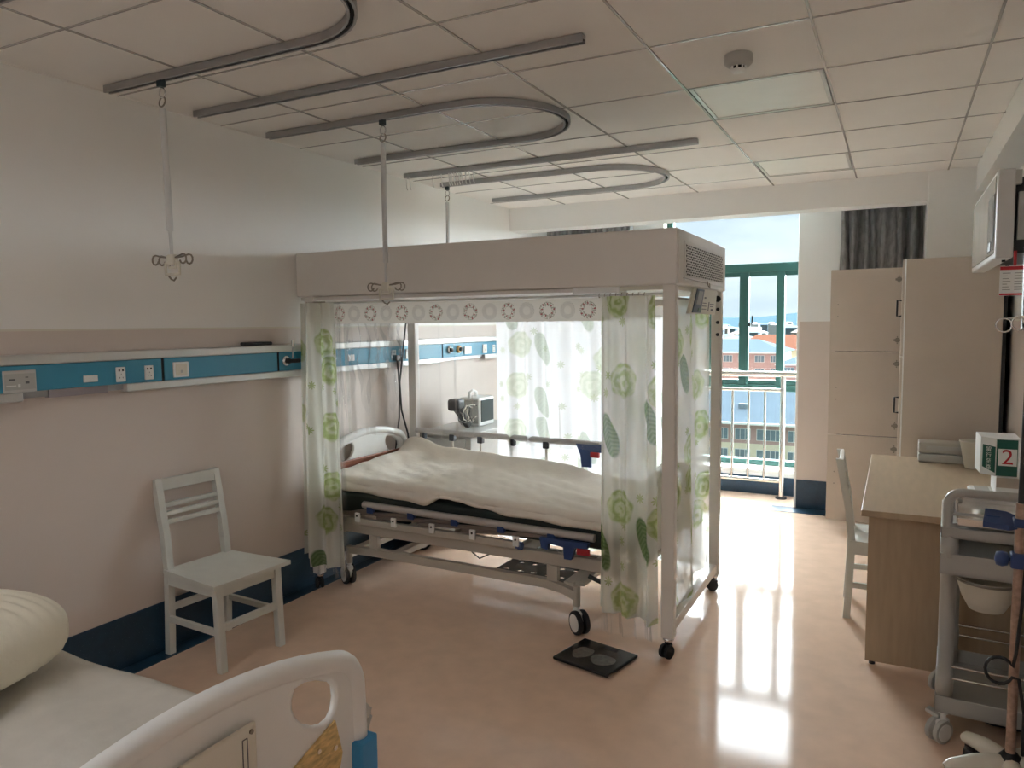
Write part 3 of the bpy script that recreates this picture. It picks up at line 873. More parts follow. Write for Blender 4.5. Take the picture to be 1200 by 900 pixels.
# curtain rods
MB().tube([(-3.12, 3.415, 1.735), (-.97, 3.415, 1.735)], .006, 8).build('curtain_rod', M_ALU_L, hd)
MB().tube([(-.955, 3.46, 1.72), (-.955, 4.40, 1.72)], .006, 8).build('curtain_rod', M_ALU_L, hd)
MB().tube([(-3.04, 4.40, 1.64), (-.97, 4.40, 1.64)], .006, 8).build('curtain_rod', M_ALU_L, hd)
for k in range(12):
    MB().tube([(-3.11 + .012 * k, 3.40 + .006 * cos(a), 1.733 + .012 * sin(a)) for a in [i * pi / 4 for i in range(8)]], .0022, 5, closed=True).build('curtain_ring', M_WIRE, hd)
for k in range(9):
    x = -1.28 + .028 * k
    MB().tube([(x, 3.415 + .006 * cos(a), 1.731 + .013 * sin(a)) for a in [i * pi / 4 for i in range(8)]], .0022, 5, closed=True).build('curtain_ring', M_WIRE, hd)

# curtains hung on the hood
def fold_curtain(name, p0, p1, z0, z1, folds, amp, width, mat, label, seed, phase=0., uoff=0., flare=0., hem=None, cat='curtain', group=None, nu=110, nv=26):
    rng = random.Random(seed)
    a = Vector((p0[0], p0[1], 0)); b = Vector((p1[0], p1[1], 0)); d = (b - a).normalized(); nr = Vector((-d.y, d.x, 0)); L = (b - a).length
    w2 = [rng.uniform(-.4, .4) for _ in range(4)]
    def fn(u, v):
        zt = z0(u) if callable(z0) else z0
        z = zt + (z1 - zt) * v
        s = u + .035 * sin(2 * pi * (1.7 * u) + w2[0] * 6) * sin(pi * u)
        k = amp * (1 + .35 * sin(5 * u + w2[1] * 8)) * (1 - .35 * v)
        f = sin(2 * pi * folds * s + phase + .5 * sin(2.5 * v + w2[2] * 5)) + .3 * sin(2 * pi * folds * 2.3 * s + 2 * v)
        p = a + d * (L * u + flare * (1 - v) * (u - .5)) + nr * (k * f)
        return (p.x, p.y, z)
    o = MB().grid(fn, nu, nv, lambda u, v: (u * width + uoff, (z1 - .0) * v * 1. + seed * .37)).build(name, mat, None)
    return tag(o, label, cat, group)
G_FL = 'green rose print curtains of the air hood'
fold_curtain('floral_curtain', (-3.115, 3.35), (-2.89, 3.375), lambda u: .225 if u < .28 else .17, 1.735, 2.6, .030, .42, M_FLORAL, 'green rose print curtain gathered at the wall end of the air hood', 11, 0, .52, .085, group=G_FL)
fold_curtain('floral_curtain', (-1.265, 3.375), (-.985, 3.37), lambda u: .20 - .03 * u, 1.728, 2.8, .032, .46, M_FLORAL, 'green rose print curtain bunched beside the front right hood post', 23, 1.2, .3, .02, group=G_FL)
fold_curtain('floral_curtain', (-.945, 3.50), (-.955, 4.24), lambda u: .15 + .05 * u, 1.715, 1.6, .022, .84, M_FLORAL, 'green rose print curtain closing the window end of the air hood', 31, .4, .1, 0, group=G_FL)
fold_curtain('floral_curtain', (-2.38, 4.385), (-1.0, 4.385), .16, 1.64, 8, .024, 1.6, M_FLORAL_BACK, 'pale green rose print curtain at the back of the air hood behind the bed', 47, .4, .6, 0, group=G_FL, nu=170)
# clear PVC parts
fold_curtain('clear_sheet', (-2.90, 3.395), (-2.85, 3.39), .11, 1.735, 3, .018, .2, M_PVC, 'crumpled clear plastic sheet edge beside the gathered wall-end curtain', 5, .3, cat='plastic sheet', nu=40)
fold_curtain('clear_sheet', (-3.11, 3.345), (-2.93, 3.39), .10, .24, 4, .012, .4, M_PVC, 'clear plastic hem below the gathered wall-end curtain', 15, .3, cat='plastic sheet', nu=50, nv=4)
fold_curtain('clear_sheet', (-1.27, 3.40), (-.98, 3.395), .075, .25, 4, .014, .4, M_PVC, 'clear plastic hem below the bunched right front curtain', 16, .3, cat='plastic sheet', nu=50, nv=4)
fold_curtain('clear_sheet', (-2.85, 3.405), (-1.27, 3.405), .98, 1.62, 11, .006, 1.6, M_PVC, 'clear plastic sheet hanging under the wreath print valance', 6, .7, cat='plastic sheet', nu=160)
def drape(u, v):
    # gathered clear plastic on the wall end: hangs in points
    w = abs(((u * 3.2) % 1) - .5) * 2
    zl = 1.0 + .38 * w
    z = zl + (1.735 - zl) * v
    return (-3.085 + .025 * sin(2 * pi * 9 * u + 3 * v) * (1 - .3 * v) + .012 * sin(31 * u * (1.2 - v)), 3.55 + .80 * u + .02 * sin(6 * v + 9 * u), z)
tag(MB().grid(drape, 120, 24).build('clear_sheet', M_PVC), 'clear plastic sheet drooping in points before the wall at the bed head', 'plastic sheet')
# valance
def val(u, v):
    x = -3.03 + (1.82) * u
    return (x, 3.398 + .006 * sin(2 * pi * 5 * u) + .003 * sin(40 * u), 1.613 + (1.722 + .006 * (1 - u) - 1.613) * v)
tag(MB().grid(val, 120, 4, lambda u, v: (u * 16.6, v)).build('valance', M_VALANCE), 'off-white valance strip printed with square wreaths under the hood', 'valance')

# ------------------------------------------------------------------ hospital bed boards
BOARD_M = .34
def board_outline(w, zb, zs, zt, rc):
    """half width w, bottom, shoulder height, crown height"""
    x1, z1, m = -w + .012 + rc, zs - rc, BOARD_M
    pts = [(-w, zb), (-w + .012, z1)]
    a1 = pi / 2 + math.atan(m)
    for k in range(1, 9):
        a = pi + (a1 - pi) * k / 8
        pts.append((x1 + rc * cos(a), z1 + rc * sin(a)))
    xe, ze = pts[-1]
    n = 14
    for k in range(1, n):
        x = xe - 2 * xe * k / n
        pts.append((x, ze + m * -xe / 2 * (1 - (x / xe) ** 2)))
    left = pts[:10][::-1]
    pts += [(-x, z) for x, z in left]
    return pts
def bed_board(parent, name, X, yc, w, zb, zs, zt, facing, inset=None):
    t = .036
    out = board_outline(w, zb, zs, zt, .095)
    fn = lambda a, b, q: (X + q, yc + a, b)
    xe_ = w - .107 + .095 * sin(math.atan(BOARD_M)); ze_ = zs - .095 + .095 * cos(math.atan(BOARD_M))
    def crown(y): return ze_ + BOARD_M * xe_ / 2 * (1 - (y / xe_) ** 2)
    holes = []
    for s in (-1, 1):
        c = s * (w - .165)
        # teardrop grip hole: offsets from the board edge (inwards) and from the crown (down)
        loop = [(.246, .078), (.232, .050), (.195, .040), (.150, .042), (.110, .052), (.092, .070), (.088, .100), (.096, .132), (.114, .156), (.142, .168), (.178, .166), (.212, .152), (.236, .128), (.247, .102)]
        h = [(s * (w - d), crown(s * (w - d)) - q) for d, q in loop]
        holes.append(h if s > 0 else h)
    b = MB().plate(out, holes, t * .55, fn).build(name, M_PLASTIC, parent)
    rim = [fn(p[0] * .985, p[1] - .014, 0) for p in out]
    r = MB().tube(rim, .025, 14).build('rim', M_PLASTIC, parent); r.parent = b; r.matrix_parent_inverse = Matrix.Identity(4)
    for h in holes:
        hh = MB().tube([fn(p[0], p[1], 0) for p in h], .011, 8, closed=True).build('grip_edge', M_PLASTIC, parent)
        hh.parent = b; hh.matrix_parent_inverse = Matrix.Identity(4)
    return b
def sub(o, p):
    o.parent = p; o.matrix_parent_inverse = Matrix.Identity(4); return o

# ------------------------------------------------------------------ main bed under the hood
bd = thing('hospital_bed', (-2.1, 3.92, 0), 'beige metal hospital bed under the air hood with blue-locked side rails', 'bed', 'hospital beds')
hb = bed_board(bd, 'headboard', -3.125, 3.90, .40, .42, .865, .925, 1)
sub(B(-3.112, -3.098, 3.56, 4.235, .655, .742, .01).build('wood_inset', M_REDWOOD, bd), hb)
fb = bed_board(bd, 'footboard', -1.075, 3.90, .40, .42, .80, .86, 1)
# upper frame
for y in (3.51, 4.33):
    B(-3.08, -1.12, y - .018, y + .018, .337, .402, .004).build('frame_beam', M_BEDMETAL, bd)
for x in (-3.06, -2.45, -1.80, -1.14):
    B(x - .02, x + .02, 3.52, 4.32, .33, .39, .003).build('frame_crossbar', M_BEDMETAL, bd)
B(-3.04, -1.12, 3.55, 4.29, .44, .455).build('bed_deck', M_BEDMETAL, bd)
for x in (-2.9, -2.2, -1.5):
    B(x - .02, x + .02, 3.56, 4.28, .395, .44).build('deck_support', M_BEDMETAL, bd)
# chassis with upswept ends to the casters
for y in (3.50, 4.32):
    ch = MB()
    prof = [(-2.95, .205), (-2.78, .212), (-1.60, .212), (-1.50, .198), (-1.43, .172)]
    outl = [(x, z) for x, z in prof] + [(-1.43, .222), (-1.50, .240), (-1.60, .258), (-2.78, .258), (-2.95, .245)]
    ch.plate(outl, [], .04, lambda a, b, q, y=y: (a, y + q, b))
    ch.build('chassis_beam', M_BEDMETAL, bd)
    for x in (-2.76, -1.56):
        B(x - .03, x + .03, y - .016, y + .016, .256, .338).build('upright', M_BEDMETAL, bd)
    for x, rot in ((-1.425, 2.5), (-2.965, -.5)):
        MB().tube([(x, y, .245), (x, y, .14)], .019, 14).build('caster_stem', M_BEDMETAL, bd)
        caster(bd, x, y, .15, .062, rot if y < 4 else rot + .8, 'light', .024)
for x in (-2.90, -2.62, -1.48):
    B(x - .03, x + .03, 3.52, 4.30, .215, .25, .003).build('chassis_crossbar', M_BEDMETAL, bd)
B(-1.46, -1.40, 3.54, 4.30, .232, .255, .003).build('brake_bar', M_BEDMETAL, bd)
MB().tube([(-1.40, 3.60, .27), (-1.30, 3.60, .24), (-1.25, 3.60, .20)], .012, 8).build('brake_pedal', M_BLACK, bd)
holes = []
for i in range(5):
    for j in range(4):
        cx, cy = -1.90 + .085 * i + (.03 if j % 2 else 0), 3.60 + .13 * j
        holes.append([(cx + .017 * cos(k * pi / 6), cy + .017 * sin(k * pi / 6)) for k in range(12)])
MB().plate([(-1.95, 3.53), (-1.50, 3.53), (-1.50, 4.05), (-1.95, 4.05)], holes, .006, lambda a, b, q: (a, b, .236 + q)).build('perforated_plate', pm('dark_plate_paint', (.11, .10, .09), .5), bd)
MB().tube([(-2.28, 3.75, .33), (-2.2, 3.72, .25), (-2.14, 3.70, .23), (-2.08, 3.72, .26), (-2.05, 3.78, .33)], .005, 6).build('crank_wire', M_WIRE, bd)
# near side rail, folded down
sr = MB().tube([(-2.80, 3.455, .532), (-1.305, 3.455, .524)], .021, 14).build('folded_rail_bar', M_BEDGREY, bd)
lb = B(-2.93, -1.745, 3.448, 3.482, .405, .445, .005).build('folded_rail_base', M_BEDMETAL, bd)
sub(MB().cyl((-1.742, 3.465, .424), .022, .03, 'x', 16).build('end_cap', M_LOCKBLUE, bd), lb)
for x in (-2.82, -2.50, -2.17, -1.94 + .09, -1.80 + .01):
    pass
for k in range(5):
    x = -2.74 + .30 * k
    lk = MB().beam((x - .02, 3.448, .505), (x - .56 if k else x - .2, 3.455, .462), .012, .02).build('folding_strut', pm('strut_brown_grey', (.24, .20, .18), .4, .5), bd)
    sub(B(x - .026, x + .02, 3.435, 3.462, .486, .528, .005).build('pivot_block', M_LOCKBLUE, bd), lk)
    xx = -2.84 + .272 * k
    brk = B(xx - .018, xx + .018, 3.436, 3.449, .425, .480, .003).build('bracket', M_PLASTIC, bd)
    sub(MB().cyl((xx, 3.435, .462), .006, .004, 'y', 10).build('bolt', M_BLACK, bd), brk)
lw = MB()
lw.plate([(-1.60, .50), (-1.33, .50), (-1.33, .475), (-1.40, .47), (-1.42, .405), (-1.46, .405), (-1.465, .465), (-1.55, .475), (-1.555, .44), (-1.59, .445)], [], .03, lambda a, b, q: (a, 3.435 + q, b))
lwo = lw.build('release_latch', M_LOCKBLUE, bd)
sub(B(-1.395, -1.325, 3.428, 3.445, .435, .468, .004).build('release_button', M_RED, bd), lwo)
# far side rail, raised
MB().tube([(-3.06, 4.345, .853), (-1.64, 4.345, .846)], .02, 12).build('raised_rail_bar', M_BEDGREY, bd)
for x in (-3.0, -2.75, -2.52, -2.27, -2.02, -1.765):
    p = MB().tube([(x, 4.345, .84), (x, 4.345, .42)], .008, 10).build('rail_post', M_BEDMETAL, bd)
    sub(B(x - .02, x + .02, 4.326, 4.364, .795, .842, .005).build('pivot_block', pm('lock_dark_navy', (.015, .02, .035), .4), bd), p)
B(-3.05, -1.65, 4.335, 4.36, .40, .44, .004).build('raised_rail_base', M_BEDMETAL, bd)
rb = MB().plate([(-1.80, .845), (-1.62, .845), (-1.62, .80), (-1.70, .785), (-1.70, .70), (-1.76, .70), (-1.77, .78)], [], .03, lambda a, b, q: (a, 4.335 + q, b)).build('release_latch', M_LOCKBLUE, bd)
sub(B(-1.70, -1.64, 4.312, 4.335, .765, .80, .004).build('release_button', M_RED, bd), rb)
# mattress and quilt
tag(B(-3.07, -1.11, 3.475, 4.31, .456, .60, .03, 3).build('mattress', M_MATT), 'dark green-black mattress under the cream quilt', 'mattress')
MAIN_MATT = bpy.data.objects['mattress']
hem = [(-3.08, .612), (-2.9, .606), (-2.5, .588), (-2.36, .578), (-2.22, .640), (-2.12, .632), (-1.98, .602), (-1.81, .582), (-1.32, .566), (-1.1, .56)]
def qtop(x, y):
    t = (x + 3.08) / 1.97
    z = .685 - .055 * t + .018 * wob(x * 1.3, y * 1.4) + .010 * wob(x * 5, y * 6) + .004 * wob(x * 14, y * 9)
    z += .075 * exp(-((y - 4.30) / .10) ** 2) * (1 / (1 + exp((x + 1.72) * 14)))
    z += .055 * exp(-((x + 3.0) / .13) ** 2) * max(0, min(1, (y - 3.45) / .6))
    return z
def quilt(u, v):
    x = -3.085 + 1.975 * u
    yf, yb = 3.455 + .012 * wob(x * 3, 1), 4.325
    if v < .18:
        t = v / .18
        zl = interp(hem, x); zt = qtop(x, yf + .05)
        return (x, yf + .012 - .016 * sin(pi * t) + .008 * sin(22 * x), zl + (zt - .035 - zl) * t)
    if v < .26:
        t = (v - .18) / .08; a = t * pi / 2
        return (x, yf + .012 + .045 * (1 - cos(a)), qtop(x, yf + .05) - .035 + .035 * sin(a))
    if v < .93:
        t = (v - .26) / .67; y = yf + .057 + (yb - .04 - yf - .057) * t
        return (x, y, qtop(x, y))
    t = (v - .93) / .07; a = t * pi / 2
    return (x, yb - .04 + .03 * sin(a), qtop(x, yb - .04) - .12 * (1 - cos(a)))
QUILT = MB().grid(quilt, 130, 90).build('quilt', M_QUILT, None, .012)
tag(QUILT, 'cream cotton quilt spread over the bed under the hood', 'quilt')
# the bed stands very slightly askew under the hood
_c = Vector((-2.1, 3.92, 0)); _rz = Matrix.Rotation(radians(-2), 4, 'Z')
bd.rotation_euler.z = radians(-2); bd.location = _c + Vector((0, .03, 0))
for _o in (MAIN_MATT, QUILT):
    _o.data.transform(Matrix.Translation(_c + Vector((0, .03, 0))) @ _rz @ Matrix.Translation(-_c))

# ------------------------------------------------------------------ foreground bed
b2 = thing('hospital_bed', (-2.1, .92, 0), 'white plastic hospital bed cut off at the lower left corner', 'bed', 'hospital beds')
fb2 = bed_board(b2, 'footboard', -1.15, .915, .485, .36, .835, .905, 1)
pl = B(-1.128, -1.118, .855, 1.04, .69, .815, .006).build('name_plate', M_CREAMPL, b2); sub(pl, fb2)
for y, z in ((.87, .80), (1.025, .80), (.87, .705), (1.025, .705)):
    sub(MB().cyl((-1.117, y, z), .005, .004, 'x', 10).build('screw', M_WIRE, b2), fb2)
for y in (.885, 1.008):
    q = MB()
    for dy in (-.006, .006): q.box(-1.118, -1.1165, y + dy - .0008, y + dy + .0008, .712, .792)
    for z in (.712, .792): q.box(-1.118, -1.1165, y - .006, y + .006, z - .0008, z + .0008)
    sub(q.build('card_slot', M_INK, b2), fb2)
ys = MB().plate([(.98, .50), (1.27, .50), (1.305, .575), (1.312, .60), (1.29, .688), (1.19, .655), (1.08, .62), (1.0, .585)], [], .006, lambda a, b, q: (-1.137 + q, a, b)).build('worn_inset', M_YELLOW, b2)
sub(ys, fb2)
for y, z in ((1.23, .645), (1.285, .625)):
    sub(MB().cyl((-1.132, y, z), .006, .004, 'x', 10).build('screw', M_STEEL, b2), fb2)
B(-1.168, -1.112, 1.352, 1.418, .30, .600, .006).build('corner_guard', M_BRIGHTBLUE, b2)
for y in (.48, 1.35):
    B(-3.08, -1.17, y - .02, y + .02, .33, .40, .004).build('frame_beam', M_BEDMETAL, b2)
    B(-2.95, -1.3, y - .02, y + .02, .2, .26, .004).build('chassis_beam', M_BEDMETAL, b2)
    for x in (-2.75, -1.5): B(x - .03, x + .03, y - .016, y + .016, .255, .335).build('upright', M_BEDMETAL, b2)
    for x in (-2.93, -1.33):
        MB().tube([(x, y, .22), (x, y, .14)], .019, 12).build('caster_stem', M_BEDMETAL, b2)
        caster(b2, x, y, .15, .062, 2.2, 'light', .024)
for x in (-3.0, -2.1, -1.22): B(x - .02, x + .02, .5, 1.33, .34, .39).build('frame_crossbar', M_BEDMETAL, b2)
B(-3.06, -1.2, .47, 1.36, .40, .415).build('bed_deck', M_BEDMETAL, b2)
bed_board(b2, 'headboard', -3.125, .915, .45, .42, .865, .925, 1)
tag(B(-3.08, -1.19, .46, 1.395, .416, .545, .03, 3).build('mattress', M_MATT), 'dark mattress under the white sheet of the foreground bed', 'mattress')
def sheet(u, v):
    x = -3.09 + 1.895 * u
    w = .012 * wob(x * 2.2, v * 6) + .009 * abs(sin(13 * v + 3 * sin(2.3 * x) + 5 * x)) ** 3 + .005 * wob(x * 9, v * 14) * max(0, 1 - abs(v - .5) * 1.4)
    if v < .12:
        t = v / .12
        return (x, .425 + .02 * sin(18 * x) * (1 - t), .36 + .19 * t)
    if v > .90:
        t = (v - .90) / .10
        return (x, 1.425 + .012 * sin(25 * x) * t + .012 * t, .555 - .22 * t + .004 * sin(40 * x))
    t = (v - .12) / .78
    e = min(t, 1 - t)
    return (x, .43 + .99 * t, .562 + w - .018 * exp(-(e / .03) ** 2))
tag(MB().grid(sheet, 120, 80).build('bed_sheet', M_SHEET, None, .005), 'wrinkled off-white sheet on the foreground bed', 'bed sheet')
tag(MB().grid(lambda u, v: (-1.21 + .05 * sin(pi * u) + .01 * sin(12 * v), 1.38 + .09 * u + .01 * sin(9 * u + 5 * v), .615 + .075 * (v - .5) * (1.2 - u * .6) + .018 * sin(11 * u + 3 * v)), 14, 12).build('sheet_corner', M_SHEET, None, .01),
    'crumpled white cloth tip poking out past the foreground footboard', 'cloth')
def pillow(u, v):
    a, b = 2 * pi * u, pi * (v - .5)
    se = lambda t, p: math.copysign(abs(t) ** p, t)
    rx, ry, rz = .36, .31, .115
    x = rx * se(cos(b), .45) * se(cos(a), .45); y = ry * se(cos(b), .45) * se(sin(a), .5); z = rz * se(sin(b), .8)
    rib = 1 + .035 * sin(150 * y + 4 * x)
    c, s_ = cos(.25), sin(.25)
    return (-2.46 + x * c - y * s_, 1.02 + x * s_ + y * c, .70 + z * rib + .01 * wob(x * 3, y * 3))
tag(MB().grid(pillow, 160, 60).build('pillow', M_PILLOW), 'cream quilted pillow on the foreground bed at the left edge', 'pillow')

# ------------------------------------------------------------------ white wooden chairs (local coordinates, front = +x)
def make_chair(label):
    t = thing('wooden_chair', (0, 0, 0), label, 'chair', 'white wooden chairs')
    seat = MB()
    seat.plate([(-.19, -.19), (.235, -.225), (.235, .225), (-.19, .19)], [], .02, lambda a, b, q: (a, b, .42 + q))
    seat.build('seat', M_CHAIR, t)
    for s in (-1, 1):
        MB().beam((.20, s * .172, 0), (.185, s * .172, .41), .038, .036, up=(1, 0, 0), bevel=.004).build('leg', M_CHAIR, t)
        y = s * .165
        st = MB()
        prof = [(-.198, 0), (-.188, .20), (-.18, .42), (-.20, .60), (-.25, .865)]
        pts = [(x - .019, z) for x, z in prof] + [(x + .017, z) for x, z in prof[::-1]]
        st.plate(pts, [], .034, lambda a, b, q, y=y: (a, y + q, b))
        st.build('rear_leg', M_CHAIR, t)
        B(-.17, .19, s * .172 - .009, s * .172 + .009, .355, .41).build('apron', M_CHAIR, t)
        B(-.18, .19, s * .172 - .010, s * .172 + .010, .17, .20, .003).build('stretcher', M_CHAIR, t)
        B(-.18, .19, s * .172 - .009, s * .172 + .009, .262, .285, .003).build('stretcher', M_CHAIR, t) if False else None
    B(.175, .195, -.165, .165, .355, .41).build('apron', M_CHAIR, t)
    B(-.19, -.172, -.15, .15, .355, .41).build('apron', M_CHAIR, t)
    B(.178, .198, -.16, .16, .19, .225, .003).build('stretcher', M_CHAIR, t)
    B(-.20, -.182, -.15, .15, .215, .25, .003).build('stretcher', M_CHAIR, t)
    def px(z): return -.20 - .045 * (z - .60) / .265
    for z, h in ((.835, .06), (.735, .022), (.694, .022), (.653, .022)):
        MB().beam((px(z), -.15, z), (px(z), .15, z), h, .02, up=(1, 0, 0), bevel=.003).build('crest_rail' if h > .03 else 'slat', M_CHAIR, t)
    return t
c1 = make_chair('white painted wooden chair standing against the pink left wall')
c1.location = (-2.93, 2.545, 0); c1.rotation_euler.z = radians(-4)
c2 = copy_tree(c1)
c2['label'] = 'white wooden chair drawn up to the side of the desk'
c2.location = (-.012, 4.50, 0); c2.rotation_euler.z = radians(3)

# ------------------------------------------------------------------ desk
dk = thing('desk', (.24, 4.45, 0), 'maple veneer desk along the right wall', 'desk')
DX0, DX1, DY0, DY1 = -.122, .60, 3.665, 5.25
B(DX0, DX1, DY0, DY1, .722, .75, .003, 2).build('desktop', M_WOOD, dk)
B(DX0 + .03, DX1, 3.765, 3.79, .015, .722).build('end_panel', M_WOOD, dk)
B(DX0 + .03, DX1, 5.19, 5.215, .015, .722).build('end_panel', M_WOOD, dk)
B(DX1 - .03, DX1 - .01, 3.79, 5.19, .2, .722).build('modesty_panel', M_WOOD, dk)
dr = B(DX0 + .04, DX0 + .06, 4.62, 5.18, .60, .715, .003).build('drawer', M_WOOD, dk)
sub(MB().tube([(DX0 + .04, 4.66, .70), (DX0 + .022, 4.66, .70)], .006, 8).tube([(DX0 + .02, 4.66, .70), (DX0 + .02, 4.655, .64)], .005, 6).build('keys', M_BLACK, dk), dr)
for x in (DX0 + .06, DX1 - .05):
    for y in (3.778, 5.2): MB().cyl((x, y, .008), .014, .016).build('foot', M_BLACK, dk)

# things on the desk
fx = thing('instrument_case', (.29, 5.2, .75), 'flat grey instrument case lying against the wardrobe side', 'case')
B(.135, .45, 5.08, 5.24, .751, .80, .006).build('lower_case', M_GREYPL, fx)
lidb = B(.135, .45, 5.085, 5.24, .803, .868, .008).build('upper_case', pm('case_grey_beige', (.48, .46, .41), .4), fx)
sub(B(.175, .44, 5.081, 5.086, .825, .85, .002).build('label_recess', M_GREYPL, fx), lidb)
cb = MB(); n = 4
cup = MB().lathe([(.045, 0), (.048, .003), (.075, .15), (.079, .152), (.079, .158), (.071, .158), (.044, .01), (.002, .008)], (.415, 4.98, .7515), n=24).build('waste_cup', M_CREAMPL)
tag(cup, 'open white plastic cup behind the numbered box on the desk', 'cup')
pad = thing('flat_tray', (.47, 4.22, .75), 'flat white tray lying on the desk under the boxes', 'tray')
B(.335, .60, 4.02, 4.34, .7505, .775, .012, 3).build('tray_body', M_PLASTIC, pad)
B(.36, .42, 4.05, 4.31, .775, .778, .0).build('grey_inset', M_GREYPL, pad)
wb = thing('carton', (.51, 4.2, .78), 'low white carton stacked between tray and numbered box', 'carton')
B(.43, .60, 4.09, 4.30, .7785, .875, .006).build('carton_body', M_PLASTIC, wb)
B(.432, .598, 4.086, 4.09, .82, .866).build('beige_band', pm('beige_band', (.50, .42, .35), .5), wb)
n2 = thing('numbered_box', (.47, 4.15, .88), 'white and green box marked with a red 2', 'box')
nb = MB()
nb.plate([(.358, 4.26), (.366, 4.10), (.420, 4.05), (.508, 4.05), (.518, 4.065), (.518, 4.26)], [], .175, lambda a, b, q: (a, b, .967 + q))
nb.build('box_body', M_PLASTIC, n2)
B(.424, .506, 4.046, 4.05, .882, 1.05).build('green_band', M_GREEN, n2)
gl = MB(); q0, q1 = Vector((.375, 4.0917, 0)), Vector((.42, 4.05, 0)); nrm = Vector((-(q1 - q0).y, (q1 - q0).x, 0)).normalized() * -.003
gp = [q0 + Vector((0, 0, .915)), q1 + Vector((0, 0, .895)), q1 + Vector((0, 0, 1.015)), q0 + Vector((0, 0, 1.02))]
gl.add([p + nrm for p in gp] + gp, [(0, 1, 2, 3), (0, 4, 5, 1), (1, 5, 6, 2), (2, 6, 7, 3), (3, 7, 4, 0)])
gl.build('green_label', M_GREEN, n2)
B(.430, .503, 4.043, 4.046, .930, 1.008).build('number_card', M_PLASTIC, n2)
text_mesh('2', .098, .0008, lambda a, b, c: (.4665 + a * 1.0, 4.042 - c, .968 + b), 'number', M_REDINK, n2)
dd = (q1 - q0).normalized(); qm = (q0 + q1) / 2
for k, chx in enumerate('留行至路'):
    zc = 1.0 - .028 * k
    text_mesh(chx, .026, .0005, lambda a, b, c: tuple(qm + dd * (a * 1.05) + nrm * 1.2 + nrm.normalized() * c + Vector((0, 0, zc + b))), 'lettering', M_WHITEINK, n2)

# ------------------------------------------------------------------ wardrobe
wd = thing('wardrobe', (.30, 5.9, 0), 'tall cream wardrobe on the right with its far doors open', 'wardrobe')
WX0, WX1, WY0, WY1, WZ = .042, .565, 5.35, 6.17, 1.985
WY1 = 6.17
B(WX0, WX1, WY0, WY0 + .02, .04, WZ, .003).build('side_panel', M_WARD, wd)
B(WX0, WX1, WY1 - .02, WY1, .04, WZ, .003).build('side_panel', M_WARD, wd)
B(WX0, WX1, WY0 + .02, WY1 - .02, WZ - .02, WZ).build('top_panel', M_WARD, wd)
B(WX0, WX1, WY0 + .02, WY1 - .02, .06, .08).build('bottom_panel', M_WARD, wd)
B(WX1, WX1 + .02, WY0 + .001, WY1, .04, WZ - .005).build('back_panel', M_BLACK, wd)
for z in (.74, 1.37): B(WX0 + .01, WX1, WY0 + .02, WY1 - .02, z - .009, z + .009).build('shelf', M_WARD, wd)
B(WX0 + .01, WX1, WY0 + .02, WY1 - .02, 0, .06).build('plinth', M_BLACK, wd)
B(WX0 - .006, WX0 + .002, WY0 - .001, WY0 + .02, .04, WZ + .002, .003).build('edge_strip', M_PLASTIC, wd)
tiers = ((.075, .735), (.74, 1.368), (1.373, 1.985))
for z0, z1 in tiers:
    d = B(WX0 - .02, WX0 - .002, WY0 + .022, 5.755, z0, z1, .003, 1).build('closed_door', M_WARD, wd)
    zc = (z0 + z1) / 2
    sub(MB().tube([(WX0 - .02, 5.44, zc - .05), (WX0 - .045, 5.44, zc - .05), (WX0 - .045, 5.44, zc + .05), (WX0 - .02, 5.44, zc + .05)], .006, 8).build('handle', M_BLACK, wd), d)
    o = B(-.453, .035, 6.165, 6.183, z0, z1, .003, 1).build('open_door', M_WARD, wd)
    for zz in (z0 + .085, z1 - .085):
        h = MB().cyl((.005, 6.162, zz), .018, .008, 'y', 16); h.box(-.02, .04, 6.155, 6.165, zz - .008, zz + .008, .003)
        for dz in (-.024, .024): h.cyl((.004, 6.163, zz + dz), .005, .005, 'y', 8)
        sub(h.build('hinge', M_WIRE, wd), o)
    for dz in (-.045, .045):
        sub(MB().cyl((-.40, 6.164, zc + dz), .005, .003, 'y', 10).build('screw_cap', M_WIRE, wd), o)

# ------------------------------------------------------------------ wall display and card
dp = thing('wall_display', (.42, 4.6, 1.87), 'white flat display box on a black bracket above the desk', 'display')
B(.383, .452, 4.02, 5.20, 1.875, 2.27, .008, 3).build('housing', pm('display_white', (.66, .65, .65), .3), dp)
B(.379, .383, 4.06, 5.16, 1.90, 2.25, .002, 1).build('front_glass', pm('glossy_front', (.72, .71, .68), .06), dp)
B(.376, .379, 4.06, 4.30, 1.915, 2.17, .001, 1).build('front_window', pm('grey_window', (.42, .45, .47), .1), dp)
B(.374, .376, 4.14, 4.24, 1.92, 1.96).build('badge', M_INK, dp)
B(.452, .475, 4.025, 4.06, 2.20, 2.262).build('corner_clip', M_GREYPL, dp)
B(.456, .615, 4.10, 4.95, 1.90, 2.24, .01).build('bracket_box', M_BLACK, dp)
B(.47, .50, 4.06, 4.10, 1.96, 2.17).build('bracket_rail', M_GREYPL, dp)
B(.53, .56, 4.06, 4.10, 1.94, 2.20).build('bracket_rail', M_GREYPL, dp)
MB().tube([(.43, 4.15, 1.876), (.43, 4.15, 1.866)], .008, 8).build('knob', M_BLACK, dp)
cd = thing('notice_card', (.47, 3.95, 1.73), 'small white notice card with red borders hung below the white display', 'card')
B(.398, .50, 3.948, 3.953, 1.705, 1.835, .001, 1).build('card', M_PLASTIC, cd)
B(.398, .50, 3.946, 3.948, 1.818, 1.833).build('red_band', M_REDINK, cd); B(.398, .50, 3.946, 3.948, 1.707, 1.715).build('red_band', M_REDINK, cd)
B(.446, .458, 3.948, 3.951, 1.835, 1.90).build('strap', M_RED, cd)
